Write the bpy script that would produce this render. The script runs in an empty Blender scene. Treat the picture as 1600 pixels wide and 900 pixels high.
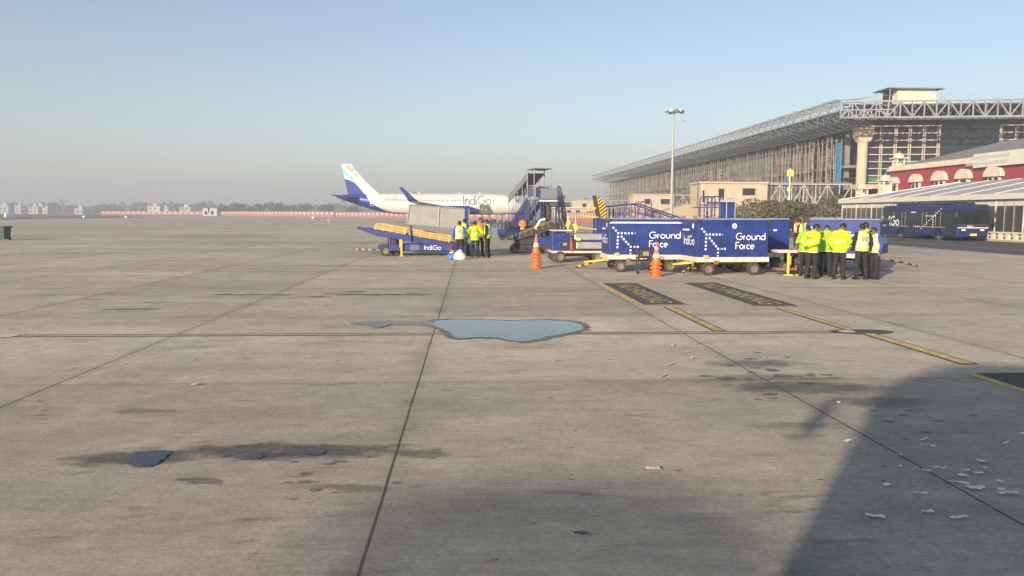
import bpy, bmesh, math, random
from mathutils import Matrix, Vector, Euler
R = math.radians
random.seed(7)
scn = bpy.context.scene
COL = scn.collection

# ------------------------------------------------------------------ camera, sky, sun, exposure
FPX = 1186.0; CAMH = 2.0; YAW = 3.14; PITCH = 5.6; ROLL = 0.22
SUN_EL = 16.5; SUN_AZ = 34.5          # sun stands behind and left of the camera
cam_d = bpy.data.cameras.new('camera'); cam = bpy.data.objects.new('camera', cam_d); COL.objects.link(cam)
cam_d.sensor_width = 36; cam_d.lens = FPX / 1600 * 36; cam_d.clip_start = 0.05; cam_d.clip_end = 9000
CM = Matrix.Rotation(R(-YAW), 3, 'Z') @ Matrix.Rotation(R(90 - PITCH), 3, 'X') @ Matrix.Rotation(R(ROLL), 3, 'Z')
cam.matrix_world = Matrix.Translation((0, 0, CAMH)) @ CM.to_4x4()
scn.camera = cam

w = bpy.data.worlds.new('World'); scn.world = w; w.use_nodes = True
wn = w.node_tree.nodes; wl = w.node_tree.links
bg = wn['Background']; bg.inputs[1].default_value = 0.095
sky = wn.new('ShaderNodeTexSky'); sky.sky_type = 'NISHITA'; sky.sun_disc = False
sky.sun_elevation = R(SUN_EL); sky.sun_rotation = R(180 + SUN_AZ)
sky.air_density = 1.0; sky.dust_density = 1.8; sky.ozone_density = 1.6; sky.altitude = 500
tint = wn.new('ShaderNodeVectorMath'); tint.operation = 'MULTIPLY'; tint.inputs[1].default_value = (1.0, 0.985, 0.935)
wl.new(sky.outputs[0], tint.inputs[0]); wl.new(tint.outputs[0], bg.inputs[0])

sun_d = bpy.data.lights.new('sun', 'SUN'); sun = bpy.data.objects.new('sun', sun_d); COL.objects.link(sun)
sun_d.energy = 4.6; sun_d.angle = R(1.1); sun_d.color = (1.0, 0.82, 0.62)
sdir = Vector((math.sin(R(SUN_AZ)) * math.cos(R(SUN_EL)), math.cos(R(SUN_AZ)) * math.cos(R(SUN_EL)), -math.sin(R(SUN_EL))))
sun.rotation_euler = sdir.to_track_quat('-Z', 'Y').to_euler(); sun.location = (-60, -80, 60)

scn.view_settings.view_transform = 'Standard'; scn.view_settings.look = 'None'
scn.view_settings.gamma = 1; scn.view_settings.exposure = 0.95
scn.cycles.use_denoising = True
scn.cycles.max_bounces = 6; scn.cycles.volume_bounces = 1; scn.cycles.transparent_max_bounces = 8
scn.cycles.sample_clamp_indirect = 6

# ------------------------------------------------------------------ measuring helpers (photo pixel -> place)
def ray(px, py):
    return (CM @ Vector(((px - 800) / FPX, -(py - 450) / FPX, -1)))
def G(px, py, z=0.0):
    d = ray(px, py); t = (z - CAMH) / d.z
    return Vector((d.x * t, d.y * t, z))
def AT(px, py, Y):
    d = ray(px, py); t = Y / d.y
    return Vector((d.x * t, Y, CAMH + d.z * t))
def GX(px, Y):            # ground point at distance Y seen in column px (near the horizon row)
    p = AT(px, 345, Y); return Vector((p.x, Y, 0))

# ------------------------------------------------------------------ materials
MATS = {}
def mat(name, col, rough=0.6, metal=0.0, var=0.12, scale=3.0, spec=0.5, emit=None, coat=0.0, bump=0.0, alpha=1.0):
    if name in MATS: return MATS[name]
    m = bpy.data.materials.new(name); m.use_nodes = True; MATS[name] = m
    n = m.node_tree.nodes; l = m.node_tree.links; b = n['Principled BSDF']
    b.inputs['Roughness'].default_value = rough; b.inputs['Metallic'].default_value = metal
    b.inputs['Specular IOR Level'].default_value = spec; b.inputs['Coat Weight'].default_value = coat
    tc = n.new('ShaderNodeTexCoord')
    nz = n.new('ShaderNodeTexNoise'); nz.inputs['Scale'].default_value = scale; nz.inputs['Detail'].default_value = 6
    nz.inputs['Roughness'].default_value = 0.65
    l.new(tc.outputs['Object'], nz.inputs['Vector'])
    mr = n.new('ShaderNodeMapRange'); mr.inputs[1].default_value = 0.3; mr.inputs[2].default_value = 0.7
    mr.inputs[3].default_value = 1 - var; mr.inputs[4].default_value = 1 + var
    l.new(nz.outputs[0], mr.inputs[0])
    vm = n.new('ShaderNodeVectorMath'); vm.operation = 'SCALE'; vm.inputs[0].default_value = col[:3]
    l.new(mr.outputs[0], vm.inputs['Scale']); l.new(vm.outputs[0], b.inputs['Base Color'])
    if var > 0:
        mr2 = n.new('ShaderNodeMapRange'); mr2.inputs[3].default_value = max(0.02, rough - 0.1); mr2.inputs[4].default_value = min(1, rough + 0.15)
        l.new(nz.outputs[0], mr2.inputs[0]); l.new(mr2.outputs[0], b.inputs['Roughness'])
    if bump > 0:
        bp = n.new('ShaderNodeBump'); bp.inputs['Strength'].default_value = bump; bp.inputs['Distance'].default_value = 0.02
        nz2 = n.new('ShaderNodeTexNoise'); nz2.inputs['Scale'].default_value = scale * 8; l.new(tc.outputs['Object'], nz2.inputs['Vector'])
        l.new(nz2.outputs[0], bp.inputs['Height']); l.new(bp.outputs[0], b.inputs['Normal'])
    if emit: b.inputs['Emission Color'].default_value = (*emit, 1); b.inputs['Emission Strength'].default_value = 1
    if alpha < 1: b.inputs['Alpha'].default_value = alpha
    return m
BLUE = mat('cart_blue_paint', (0.015, 0.038, 0.19), 0.42, var=0.32, scale=1.8, bump=0.14)
BLUE2 = mat('chassis_blue_paint', (0.016, 0.034, 0.17), 0.45, var=0.25, scale=2.5)
WHITEP = mat('white_paint', (0.72, 0.70, 0.66), 0.5, var=0.12, scale=2)
DIRTYW = mat('dirty_white_paint', (0.60, 0.53, 0.44), 0.6, var=0.3, scale=4)
LETW = mat('white_lettering', (0.8, 0.8, 0.82), 0.5, var=0.04)
GREYM = mat('grey_metal', (0.30, 0.31, 0.33), 0.45, 0.3, var=0.2)
SILV = mat('brushed_aluminium', (0.55, 0.55, 0.52), 0.38, 0.75, var=0.15, scale=2.2, bump=0.15)
DARK = mat('black_rubber', (0.022, 0.021, 0.021), 0.8, var=0.35, scale=8)
TYRE = mat('dusty_tyre', (0.06, 0.052, 0.045), 0.85, var=0.3, scale=12)
RIM = mat('dusty_rim', (0.20, 0.17, 0.14), 0.6, 0.2, var=0.3, scale=10)
BLACKM = mat('black_steel', (0.035, 0.034, 0.034), 0.55, var=0.3)
YELL = mat('yellow_paint', (0.72, 0.46, 0.06), 0.5, var=0.2, scale=3)
YELB = mat('bright_yellow', (0.85, 0.72, 0.03), 0.5, var=0.1)
ORNG = mat('orange_cone_plastic', (0.75, 0.13, 0.035), 0.45, var=0.15, scale=9)
REFW = mat('reflective_white', (0.78, 0.77, 0.74), 0.4, var=0.1)
REDP = mat('red_paint', (0.42, 0.03, 0.025), 0.45, var=0.15)
RUST = mat('rusty_steel', (0.22, 0.11, 0.06), 0.8, var=0.4, scale=9)
CONC = mat('building_concrete', (0.46, 0.38, 0.29), 0.85, var=0.16, scale=0.5, bump=0.2)
STEEL = mat('galvanised_truss_steel', (0.26, 0.29, 0.31), 0.5, 0.2, var=0.12, scale=0.3)
STEELD = mat('dark_purlin_steel', (0.115, 0.13, 0.145), 0.55, 0.2, var=0.15, scale=0.3)
GLASSD = mat('dark_curtain_glass', (0.018, 0.024, 0.04), 0.16, var=0.5, scale=0.08, spec=0.28)
GLASSB = mat('vehicle_glass', (0.012, 0.018, 0.02), 0.06, var=0.3, scale=0.8, spec=0.8)
NAVY = mat('navy_coachwork', (0.010, 0.022, 0.075), 0.3, var=0.15, spec=0.6)

# ------------------------------------------------------------------ mesh building
class MB:
    def __init__(s): s.v = []; s.f = []; s.m = []; s.cur = 0; s.T = Matrix.Identity(4)
    def add(s, vs, fs, mi=None):
        o = len(s.v); s.v += [tuple(s.T @ Vector(v)) for v in vs]
        for f in fs: s.f.append(tuple(i + o for i in f)); s.m.append(s.cur if mi is None else mi)
        return s
    def box(s, c, d, rz=0.0, ry=0.0, rx=0.0, mi=None):
        M = Matrix.Translation(c) @ Euler((rx, ry, rz)).to_matrix().to_4x4()
        x, y, z = d[0] / 2, d[1] / 2, d[2] / 2
        vs = [M @ Vector(p) for p in [(-x,-y,-z),(x,-y,-z),(x,y,-z),(-x,y,-z),(-x,-y,z),(x,-y,z),(x,y,z),(-x,y,z)]]
        return s.add(vs, [(0,3,2,1),(4,5,6,7),(0,1,5,4),(1,2,6,5),(2,3,7,6),(3,0,4,7)], mi)
    def bx(s, x0, x1, y0, y1, z0, z1, mi=None):
        return s.box(((x0+x1)/2, (y0+y1)/2, (z0+z1)/2), (abs(x1-x0), abs(y1-y0), abs(z1-z0)), mi=mi)
    def tube(s, p, q, r, r2=None, n=8, mi=None, caps=True):
        p = Vector(p); q = Vector(q); r2 = r if r2 is None else r2
        d = (q - p)
        if d.length < 1e-6: return s
        d.normalize(); a = d.orthogonal().normalized()
        if n == 4: 
            up = Vector((0,0,1)) if abs(d.z) < 0.95 else Vector((0,1,0))
            a = d.cross(up).normalized(); a = (a + a.cross(d)).normalized()
        b = d.cross(a)
        vs = []
        for c, rr in ((p, r), (q, r2)):
            for i in range(n):
                t = 2 * math.pi * i / n; vs.append(c + (a * math.cos(t) + b * math.sin(t)) * rr)
        fs = [(i, (i+1) % n, n + (i+1) % n, n + i) for i in range(n)]
        if caps: fs += [tuple(range(n-1, -1, -1)), tuple(range(n, 2*n))]
        return s.add(vs, fs, mi)
    def path(s, pts, r, n=6, mi=None):
        for a, b in zip(pts, pts[1:]): s.tube(a, b, r, n=n, mi=mi)
        return s
    def lathe(s, prof, c=(0,0,0), axis='Z', n=20, mi=None):
        vs = []; k = len(prof)
        for i in range(n):
            t = 2 * math.pi * i / n; ct, st = math.cos(t), math.sin(t)
            for (r, h) in prof:
                if axis == 'Z': p = (r*ct, r*st, h)
                elif axis == 'Y': p = (r*ct, h, r*st)
                else: p = (h, r*ct, r*st)
                vs.append(Vector(p) + Vector(c))
        fs = []
        for i in range(n):
            j = (i + 1) % n
            for a in range(k - 1):
                fs.append((i*k+a, j*k+a, j*k+a+1, i*k+a+1) if axis == 'Z' or axis == 'X' else (i*k+a, i*k+a+1, j*k+a+1, j*k+a))
        return s.add(vs, fs, mi)
    def prism(s, poly, h0, h1, plane='XZ', mi=None):
        def P(a, b, h): return {'XZ': (a, h, b), 'XY': (a, b, h), 'YZ': (h, a, b)}[plane]
        n = len(poly); vs = [P(a, b, h0) for a, b in poly] + [P(a, b, h1) for a, b in poly]
        fs = [tuple(range(n-1, -1, -1)), tuple(range(n, 2*n))] + [(i, (i+1) % n, n+(i+1) % n, n+i) for i in range(n)]
        return s.add(vs, fs, mi)
    def ell(s, c, r, n=12, mi=None):
        k = n // 2 + 1; vs = []; fs = []
        for a in range(k):
            ph = math.pi * a / (k - 1)
            for i in range(n):
                t = 2 * math.pi * i / n
                vs.append((c[0] + r[0]*math.sin(ph)*math.cos(t), c[1] + r[1]*math.sin(ph)*math.sin(t), c[2] - r[2]*math.cos(ph)))
        for a in range(k - 1):
            for i in range(n): fs.append((a*n+i, a*n+(i+1) % n, (a+1)*n+(i+1) % n, (a+1)*n+i))
        return s.add(vs, fs, mi)
    def ribbon(s, pts, w, T, depth=0.0, mi=None):
        # flat mitred stroke in the plane of matrix T (x right, y up)
        n = len(pts); L = []; Rr = []
        for i in range(n):
            a = Vector(pts[max(0, i-1)]); b = Vector(pts[min(n-1, i+1)]); d = (b - a).normalized(); nn = Vector((-d.y, d.x)) * w / 2
            p = Vector(pts[i]); L.append(p + nn); Rr.append(p - nn)
        vs = [T @ Vector((p.x, p.y, depth)) for p in L] + [T @ Vector((p.x, p.y, depth)) for p in Rr]
        fs = [(n+i, n+i+1, i+1, i) for i in range(n-1)]
        return s.add(vs, fs, mi)
    def build(s, name, mats, parent=None, bevel=0.0, smooth=False, seg=2, loc=None):
        me = bpy.data.meshes.new(name); me.from_pydata(s.v, [], s.f)
        if not isinstance(mats, (list, tuple)): mats = [mats]
        for m in mats: me.materials.append(m)
        for p, mi in zip(me.polygons, s.m):
            p.material_index = min(mi, len(mats)-1); p.use_smooth = smooth
        me.update()
        bm = bmesh.new(); bm.from_mesh(me)
        if smooth: bmesh.ops.remove_doubles(bm, verts=bm.verts, dist=1e-5)
        bmesh.ops.recalc_face_normals(bm, faces=bm.faces) if name not in NOFIX else None
        bm.to_mesh(me); bm.free()
        o = bpy.data.objects.new(name, me); COL.objects.link(o)
        if parent: o.parent = parent
        if loc: o.location = loc
        if bevel:
            b = o.modifiers.new('bevel', 'BEVEL'); b.width = bevel; b.segments = seg; b.limit_method = 'ANGLE'; b.angle_limit = R(35)
        return o
NOFIX = {'lettering', 'logo', 'foliage', 'crown'}
def tag(o, label=None, cat=None, group=None, kind=None):
    if label: o['label'] = label
    if cat: o['category'] = cat
    if group: o['group'] = group
    if kind: o['kind'] = kind
    return o
def thing(name, label, cat, loc=(0,0,0), rz=0.0, group=None):
    o = bpy.data.objects.new(name, None); COL.objects.link(o); o.empty_display_size = 0.3
    o.location = loc; o.rotation_euler = (0, 0, rz)
    return tag(o, label, cat, group)
KIDS = {}
def kids(o): return [c for c in COL.objects if c.parent == o]
def dup(o, loc=None, rz=None, label=None, parent=None):
    c = o.copy(); COL.objects.link(c); c.parent = parent
    if loc is not None: c.location = loc
    if rz is not None: c.rotation_euler = (0, 0, rz)
    if label: c['label'] = label
    for k in kids(o): dup(k, parent=c)
    return c

# thin geometric letters made of strokes: unit = cap height 1
def arc(cx, cy, rx, ry, a0, a1, n=14):
    return [(cx + rx*math.cos(R(a0+(a1-a0)*i/n)), cy + ry*math.sin(R(a0+(a1-a0)*i/n))) for i in range(n+1)]
GLY = {
 'I': (0.22, [[(0.06,0),(0.06,1)]]),
 'n': (0.62, [[(0.06,0),(0.06,0.62)], [(0.06,0.36)] + arc(0.29,0.36,0.23,0.25,180,0) + [(0.52,0)]]),
 'd': (0.68, [arc(0.30,0.31,0.26,0.29,0,360,20), [(0.57,0),(0.57,1.02)]]),
 'i': (0.24, [[(0.06,0),(0.06,0.62)], [(0.06,0.84),(0.06,0.98)]]),
 'G': (1.02, [arc(0.5,0.5,0.44,0.47,50,360,22) + [(0.55,0.5)]]),
 'o': (0.70, [arc(0.32,0.31,0.27,0.29,0,360,20)]),
 'F': (0.60, [[(0.06,0),(0.06,0.95),(0.07,0.97),(0.55,0.97)], [(0.08,0.5),(0.48,0.5)]]),
 'r': (0.38, [[(0.06,0),(0.06,0.62)], [(0.06,0.34)] + arc(0.3,0.34,0.24,0.26,180,95)]),
 'u': (0.64, [[(0.06,0.62),(0.06,0.27)] + arc(0.29,0.27,0.23,0.25,180,360) + [(0.52,0.62)]]),
 'c': (0.60, [arc(0.32,0.31,0.27,0.29,50,310,18)]),
 'e': (0.66, [[(0.06,0.31),(0.58,0.31)] + arc(0.32,0.31,0.27,0.29,0,300,18)]),
 ' ': (0.4, []),
}
def letters(mb, txt, T, size, wt=0.09, sx=1.0, mi=None):
    x = 0; k = 0
    for ch in txt:
        wd, strokes = GLY[ch]
        for st in strokes:
            k += 1
            mb.ribbon([((x + p[0]*sx)*size, p[1]*size) for p in st], wt*size, T, depth=0.0006*(k % 3), mi=mi)
        x += wd * sx
    return x * size
def textmesh(mb, txt, T, size, mi=None):
    c = bpy.data.curves.new('t', 'FONT'); c.body = txt; c.size = size
    o = bpy.data.objects.new('t', c); COL.objects.link(o); bpy.context.view_layer.update()
    me = bpy.data.meshes.new_from_object(o.evaluated_get(bpy.context.evaluated_depsgraph_get()))
    mb.add([T @ v.co for v in me.vertices], [tuple(p.vertices) for p in me.polygons], mi)
    bpy.data.objects.remove(o); bpy.data.curves.remove(c); bpy.data.meshes.remove(me)
def plane_T(origin, xdir, ydir):
    x = Vector(xdir).normalized(); y = Vector(ydir).normalized(); z = x.cross(y)
    M = Matrix((x, y, z)).transposed().to_4x4(); M.translation = Vector(origin); return M
def disc(mb, T, cx, cy, r, n=14, mi=None, d=0.0):
    vs = [T @ Vector((cx + r*math.cos(2*math.pi*i/n), cy + r*math.sin(2*math.pi*i/n), d)) for i in range(n)]
    mb.add(vs, [tuple(range(n))], mi)

def sheet(name, poly, z, m, label=None, kind='structure', parent=None):
    mb = MB(); mb.add([(p[0], p[1], z) for p in poly], [tuple(range(len(poly)))])
    o = mb.build(name, m, parent)
    if parent is None: o['kind'] = kind
    return o
def rect(x0, x1, y0, y1): return [(x0,y0),(x1,y0),(x1,y1),(x0,y1)]
# ------------------------------------------------------------------ ground
SLW, SLX = 4.2, -0.62        # slab width and one joint's X
SLL, SLY = 5.75, 8.95        # slab length and one joint's Y
def concrete_ground():
    m = bpy.data.materials.new('apron_concrete'); m.use_nodes = True
    n = m.node_tree.nodes; l = m.node_tree.links; b = n['Principled BSDF']
    def N(t, **k):
        x = n.new(t)
        for a, v in k.items(): setattr(x, a, v)
        return x
    geo = N('ShaderNodeNewGeometry'); P = geo.outputs['Position']
    def math_(op, a, b2=None, clamp=False):
        x = N('ShaderNodeMath', operation=op, use_clamp=clamp)
        for i, v in enumerate((a, b2)):
            if v is None: continue
            if isinstance(v, (int, float)): x.inputs[i].default_value = v
            else: l.new(v, x.inputs[i])
        return x.outputs[0]
    def noise(scale, detail=5, rough=0.6, stretch=(1,1,1), rot=0, vec=None, off=(0,0,0)):
        mp = N('ShaderNodeMapping'); mp.inputs['Scale'].default_value = stretch; mp.inputs['Rotation'].default_value = (0,0,rot); mp.inputs['Location'].default_value = off
        l.new(vec or P, mp.inputs[0]); x = N('ShaderNodeTexNoise'); x.inputs['Scale'].default_value = scale
        x.inputs['Detail'].default_value = detail; x.inputs['Roughness'].default_value = rough; l.new(mp.outputs[0], x.inputs['Vector']); return x.outputs[0]
    def mr(v, a, b2, c, d):
        x = N('ShaderNodeMapRange'); l.new(v, x.inputs[0])
        for i, k in enumerate((a, b2, c, d)): x.inputs[i+1].default_value = k
        return x.outputs[0]
    sep = N('ShaderNodeSeparateXYZ'); l.new(P, sep.inputs[0])
    wob = noise(0.6, 3)
    u = math_('DIVIDE', math_('SUBTRACT', sep.outputs[0], SLX), SLW)
    v = math_('DIVIDE', math_('SUBTRACT', sep.outputs[1], SLY), SLL)
    u = math_('ADD', u, math_('MULTIPLY', math_('SUBTRACT', wob, 0.5), 0.006))
    fu = math_('SUBTRACT', u, math_('ROUND', u)); fv = math_('SUBTRACT', v, math_('ROUND', v))
    du = math_('MULTIPLY', math_('ABSOLUTE', fu), SLW); dv = math_('MULTIPLY', math_('ABSOLUTE', fv), SLL)
    ju = mr(du, 0.007, 0.014, 1, 0); jv = mr(dv, 0.004, 0.010, 0.75, 0)
    joint = math_('MAXIMUM', ju, math_('MULTIPLY', jv, mr(noise(0.8, 3), 0.35, 0.6, 0.45, 1)))
    halo = math_('MAXIMUM', mr(du, 0.02, 0.22, 0.12, 0), mr(dv, 0.02, 0.3, 0.10, 0))
    cb = N('ShaderNodeCombineXYZ'); l.new(math_('FLOOR', u), cb.inputs[0]); l.new(math_('FLOOR', v), cb.inputs[1])
    wn_ = N('ShaderNodeTexWhiteNoise', noise_dimensions='2D'); l.new(cb.outputs[0], wn_.inputs[0])
    tone = mr(wn_.outputs[0], 0, 1, 0.90, 1.07)
    wr = N('ShaderNodeTexWhiteNoise', noise_dimensions='1D'); l.new(math_('ADD', math_('FLOOR', v), 13.0), wr.inputs['W'])
    tone = math_('MULTIPLY', tone, mr(wr.outputs[0], 0, 1, 0.93, 1.04))
    tone = math_('MULTIPLY', tone, math_('SUBTRACT', 1.0, math_('MULTIPLY', 0.10, math_('LESS_THAN', sep.outputs[1], SLY))))
    tone = math_('MULTIPLY', tone, mr(noise(0.22, 5, 0.65, (0.55, 1, 1)), 0.3, 0.7, 0.82, 1.16))      # broad worn bands across the lanes
    tone = math_('MULTIPLY', tone, mr(noise(1.1, 7, 0.75), 0.28, 0.72, 0.78, 1.18))
    tone = math_('MULTIPLY', tone, mr(noise(5, 7, 0.8, off=(3,2,0)), 0.25, 0.75, 0.78, 1.2))
    tone = math_('MULTIPLY', tone, mr(noise(9, 6, 0.7, (0.25, 2.2, 1), 0.65), 0.3, 0.7, 0.88, 1.10)) # broom finish
    tone = math_('MULTIPLY', tone, mr(noise(28, 4, 0.75), 0.25, 0.75, 0.72, 1.22))
    tone = math_('MULTIPLY', tone, mr(noise(70, 2, 0.7, (1, 1, 1), 0), 0.28, 0.42, 0.82, 1.0))
    tone = math_('MULTIPLY', tone, mr(noise(0.9, 5, 0.75, (0.16, 1.6, 1)), 0.56, 0.72, 1.0, 0.86))
    tone = math_('MULTIPLY', tone, mr(noise(2.6, 5, 0.7, (0.4, 1.3, 1), off=(5,3,0)), 0.60, 0.66, 1.0, 0.70))     # odd drips
    tone = math_('MULTIPLY', tone, mr(noise(7, 5, 0.7, (0.6, 1.2, 1), off=(2,7,0)), 0.645, 0.70, 1.0, 0.62))
    tone = math_('MULTIPLY', tone, mr(noise(0.5, 6, 0.75, (0.3, 1.5, 1), off=(1,4,0)), 0.5, 0.64, 1.0, 0.83))
    tone = math_('MULTIPLY', tone, mr(noise(0.06, 3, 0.6, (0.25, 1.4, 1), off=(9,1,0)), 0.35, 0.65, 0.85, 1.1))
    # stains: px, py centre, half length, half depth (m), strength
    wv = N('ShaderNodeVectorMath', operation='ADD')
    nzv = N('ShaderNodeTexNoise'); nzv.inputs['Scale'].default_value = 1.7; nzv.inputs['Detail'].default_value = 7; nzv.inputs['Roughness'].default_value = 0.75
    l.new(P, nzv.inputs['Vector'])
    sub = N('ShaderNodeVectorMath', operation='SUBTRACT'); l.new(nzv.outputs['Color'], sub.inputs[0]); sub.inputs[1].default_value = (0.5,0.5,0.5)
    sc_ = N('ShaderNodeVectorMath', operation='MULTIPLY'); l.new(sub.outputs[0], sc_.inputs[0]); sc_.inputs[1].default_value = (1.1, 0.42, 0)
    l.new(P, wv.inputs[0]); l.new(sc_.outputs[0], wv.inputs[1])
    stains = [(445,705,1.1,0.24,0.62),(500,707,0.42,0.13,0.45),(385,714,0.25,0.09,0.5),(225,715,0.5,0.22,0.6),(660,707,0.26,0.13,0.45),(340,704,0.5,0.06,0.45),
              (225,643,0.38,0.11,0.32),(300,752,0.18,0.08,0.5),(470,754,0.12,0.05,0.5),(550,765,0.3,0.09,0.35),(1180,568,0.75,0.28,0.5),(1260,605,1.0,0.3,0.5),(1195,590,0.9,0.2,0.3),
              (1380,628,0.55,0.25,0.5),(605,460.5,1.5,0.16,0.85),(385,460.5,0.75,0.16,0.8),(248,473,0.5,0.08,0.7),(212,483,0.65,0.1,0.7),(85,461,0.35,0.08,0.6),(142,468,0.25,0.07,0.7),
              (1250,680,0.25,0.1,0.2),(1180,600,0.3,0.08,0.4),(905,833,0.05,0.03,0.6),(400,716,0.14,0.06,0.5),(820,540,0.9,0.35,0.16),(150,714,0.3,0.08,0.3),
              (1445,640,0.1,0.04,0.8),(1468,659,0.08,0.04,0.9),(1290,590,0.14,0.04,0.6),(1235,665,0.5,0.12,0.25),
              (600,380,9,0.6,0.35),(300,372,8,0.5,0.3),(120,402,6,0.4,0.25),(520,415,5,0.35,0.22),(400,352,20,2.5,0.2)]
    tot = None
    EDGE = math_('ADD', math_('MULTIPLY', math_('SUBTRACT', noise(7, 8, 0.75, (0.6,1.6,1)), 0.5), 1.6), math_('MULTIPLY', math_('SUBTRACT', noise(30, 4, 0.7, (0.8,1.4,1)), 0.5), 0.6))
    for (px, py, a, c, s_) in stains:
        g = G(px, py); mp = N('ShaderNodeVectorMath', operation='SUBTRACT'); l.new(wv.outputs[0], mp.inputs[0]); mp.inputs[1].default_value = (g.x, g.y, 0)
        dv2 = N('ShaderNodeVectorMath', operation='MULTIPLY'); l.new(mp.outputs[0], dv2.inputs[0]); dv2.inputs[1].default_value = (1/a, 1/c, 0)
        ln = N('ShaderNodeVectorMath', operation='LENGTH'); l.new(dv2.outputs[0], ln.inputs[0])
        f = mr(math_('ADD', ln.outputs['Value'], EDGE), 0.62, 1.08, min(1.0, s_*1.45), 0)
        tot = f if tot is None else math_('MAXIMUM', tot, f)
    tot = math_('MULTIPLY', tot, mr(noise(3.5, 5, 0.7, (0.7,1.5,1)), 0.3, 0.6, 0.72, 1.0))
    # a broad cool window reflection, painted into the colour of the nearest slab
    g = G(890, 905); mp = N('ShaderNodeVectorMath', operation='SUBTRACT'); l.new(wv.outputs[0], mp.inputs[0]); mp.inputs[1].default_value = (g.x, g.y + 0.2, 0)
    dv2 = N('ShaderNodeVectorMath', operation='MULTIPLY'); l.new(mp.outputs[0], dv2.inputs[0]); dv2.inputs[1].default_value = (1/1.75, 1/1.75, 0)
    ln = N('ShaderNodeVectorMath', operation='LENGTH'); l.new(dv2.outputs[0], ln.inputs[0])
    reflection = mr(ln.outputs['Value'], 0.6, 1.1, 1, 0)
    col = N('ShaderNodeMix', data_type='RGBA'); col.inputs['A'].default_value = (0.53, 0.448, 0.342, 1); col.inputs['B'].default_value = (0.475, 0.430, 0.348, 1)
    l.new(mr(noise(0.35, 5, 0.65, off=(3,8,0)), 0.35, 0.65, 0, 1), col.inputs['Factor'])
    refl_mix = N('ShaderNodeMix', data_type='RGBA'); l.new(math_('MULTIPLY', reflection, 0.8), refl_mix.inputs['Factor']); l.new(col.outputs['Result'], refl_mix.inputs['A']); refl_mix.inputs['B'].default_value = (0.165, 0.182, 0.190, 1)
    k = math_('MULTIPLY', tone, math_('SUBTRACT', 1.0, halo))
    sc2 = N('ShaderNodeVectorMath', operation='SCALE'); l.new(refl_mix.outputs['Result'], sc2.inputs[0]); l.new(k, sc2.inputs['Scale'])
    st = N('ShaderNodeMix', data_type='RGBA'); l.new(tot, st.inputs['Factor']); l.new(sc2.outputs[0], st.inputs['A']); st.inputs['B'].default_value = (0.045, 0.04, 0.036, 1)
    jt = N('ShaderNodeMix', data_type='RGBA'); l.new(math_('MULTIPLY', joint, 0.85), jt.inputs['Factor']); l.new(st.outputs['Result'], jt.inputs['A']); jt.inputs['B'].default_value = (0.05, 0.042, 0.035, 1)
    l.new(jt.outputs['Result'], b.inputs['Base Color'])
    l.new(mr(tot, 0, 0.8, 0.85, 0.5), b.inputs['Roughness']); b.inputs['Specular IOR Level'].default_value = 0.3
    bp = N('ShaderNodeBump'); bp.inputs['Strength'].default_value = 0.35; bp.inputs['Distance'].default_value = 0.006
    l.new(math_('ADD', noise(40, 4, 0.7), math_('MULTIPLY', joint, -1.5)), bp.inputs['Height']); l.new(bp.outputs[0], b.inputs['Normal'])
    return m
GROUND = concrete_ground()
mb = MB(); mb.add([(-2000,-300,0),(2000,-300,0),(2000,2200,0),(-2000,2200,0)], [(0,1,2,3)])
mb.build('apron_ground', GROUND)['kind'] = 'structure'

GRASS = mat('dry_grass', (0.15, 0.12, 0.075), 0.95, var=0.3, scale=0.05)
sheet('grass_verge', [G(-700,345.5)[:2], G(0,343.2)[:2], G(180,341.0)[:2], G(250,339.5)[:2], G(150,336.6)[:2], G(-700,335)[:2]], 0.006, GRASS)
sheet('grass_field', [(-1900,430),(-60,430),(300,520),(1900,520),(1900,2100),(-1900,2100)], 0.01, GRASS)
ROADM = mat('road_asphalt', (0.062, 0.064, 0.068), 0.85, var=0.15, scale=0.6, bump=0.2)
sheet('service_road', rect(27.6, 40.6, 20, 128), 0.005, ROADM)
YP = mat('worn_yellow_paint', (0.52, 0.38, 0.14), 0.8, var=0.45, scale=5)
DP = mat('worn_dark_paint', (0.070, 0.068, 0.068), 0.8, var=0.3, scale=5)
WP = mat('worn_white_paint', (0.5, 0.48, 0.44), 0.8, var=0.3, scale=6)
sheet('road_edge_line', rect(27.75, 27.9, 20, 128), 0.009, WP)
sheet('road_edge_line', rect(31.9, 32.02, 20, 128), 0.009, WP)
# painted equipment boxes and lead lines
def painted_box(x0, x1, y0, y1, txt, lw=0.16, rw=0.06):
    sheet('painted_box_border', rect(x0-lw, x1+rw, y0-0.07, y1+0.05), 0.004, YP)
    sheet('painted_box', rect(x0, x1, y0, y1), 0.008, DP)
    m2 = MB(); T = plane_T((x0+0.27, y1-0.45, 0.012), (0,-1,0), (1,0,0))
    textmesh(m2, txt, T, 0.72); 
    if m2.v:
        xs = [v[1] for v in m2.v]; ext = max(xs)-min(xs); f = (y1-y0-0.8)/ext
        m2.v = [(v[0], y1-0.4-(y1-0.4-v[1])*f, v[2]) for v in m2.v]
        o = m2.build('painted_lettering', YP); o['kind'] = 'structure'
painted_box(3.82, 4.80, 16.5, 21.7, 'NO PARKING')
painted_box(6.22, 7.20, 16.2, 21.8, 'NO PARKING', 0.05, 0.06)
painted_box(6.40, 7.55, 3.4, 9.15, 'NO PARKING', 0.14, 0.06)
def lead_line(x0, x1, y0, y1, w_=0.045):
    sheet('lead_line_border', rect(x0-w_, x1+w_, y0-0.03, y1), 0.004, DP)
    sheet('lead_line', rect(x0, x1, y0, y1-0.02), 0.008, YP)
lead_line(4.20, 4.36, 12.75, 16.1)
lead_line(6.62, 6.80, 9.75, 12.35); lead_line(6.55, 6.68, 12.75, 15.8)
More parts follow.
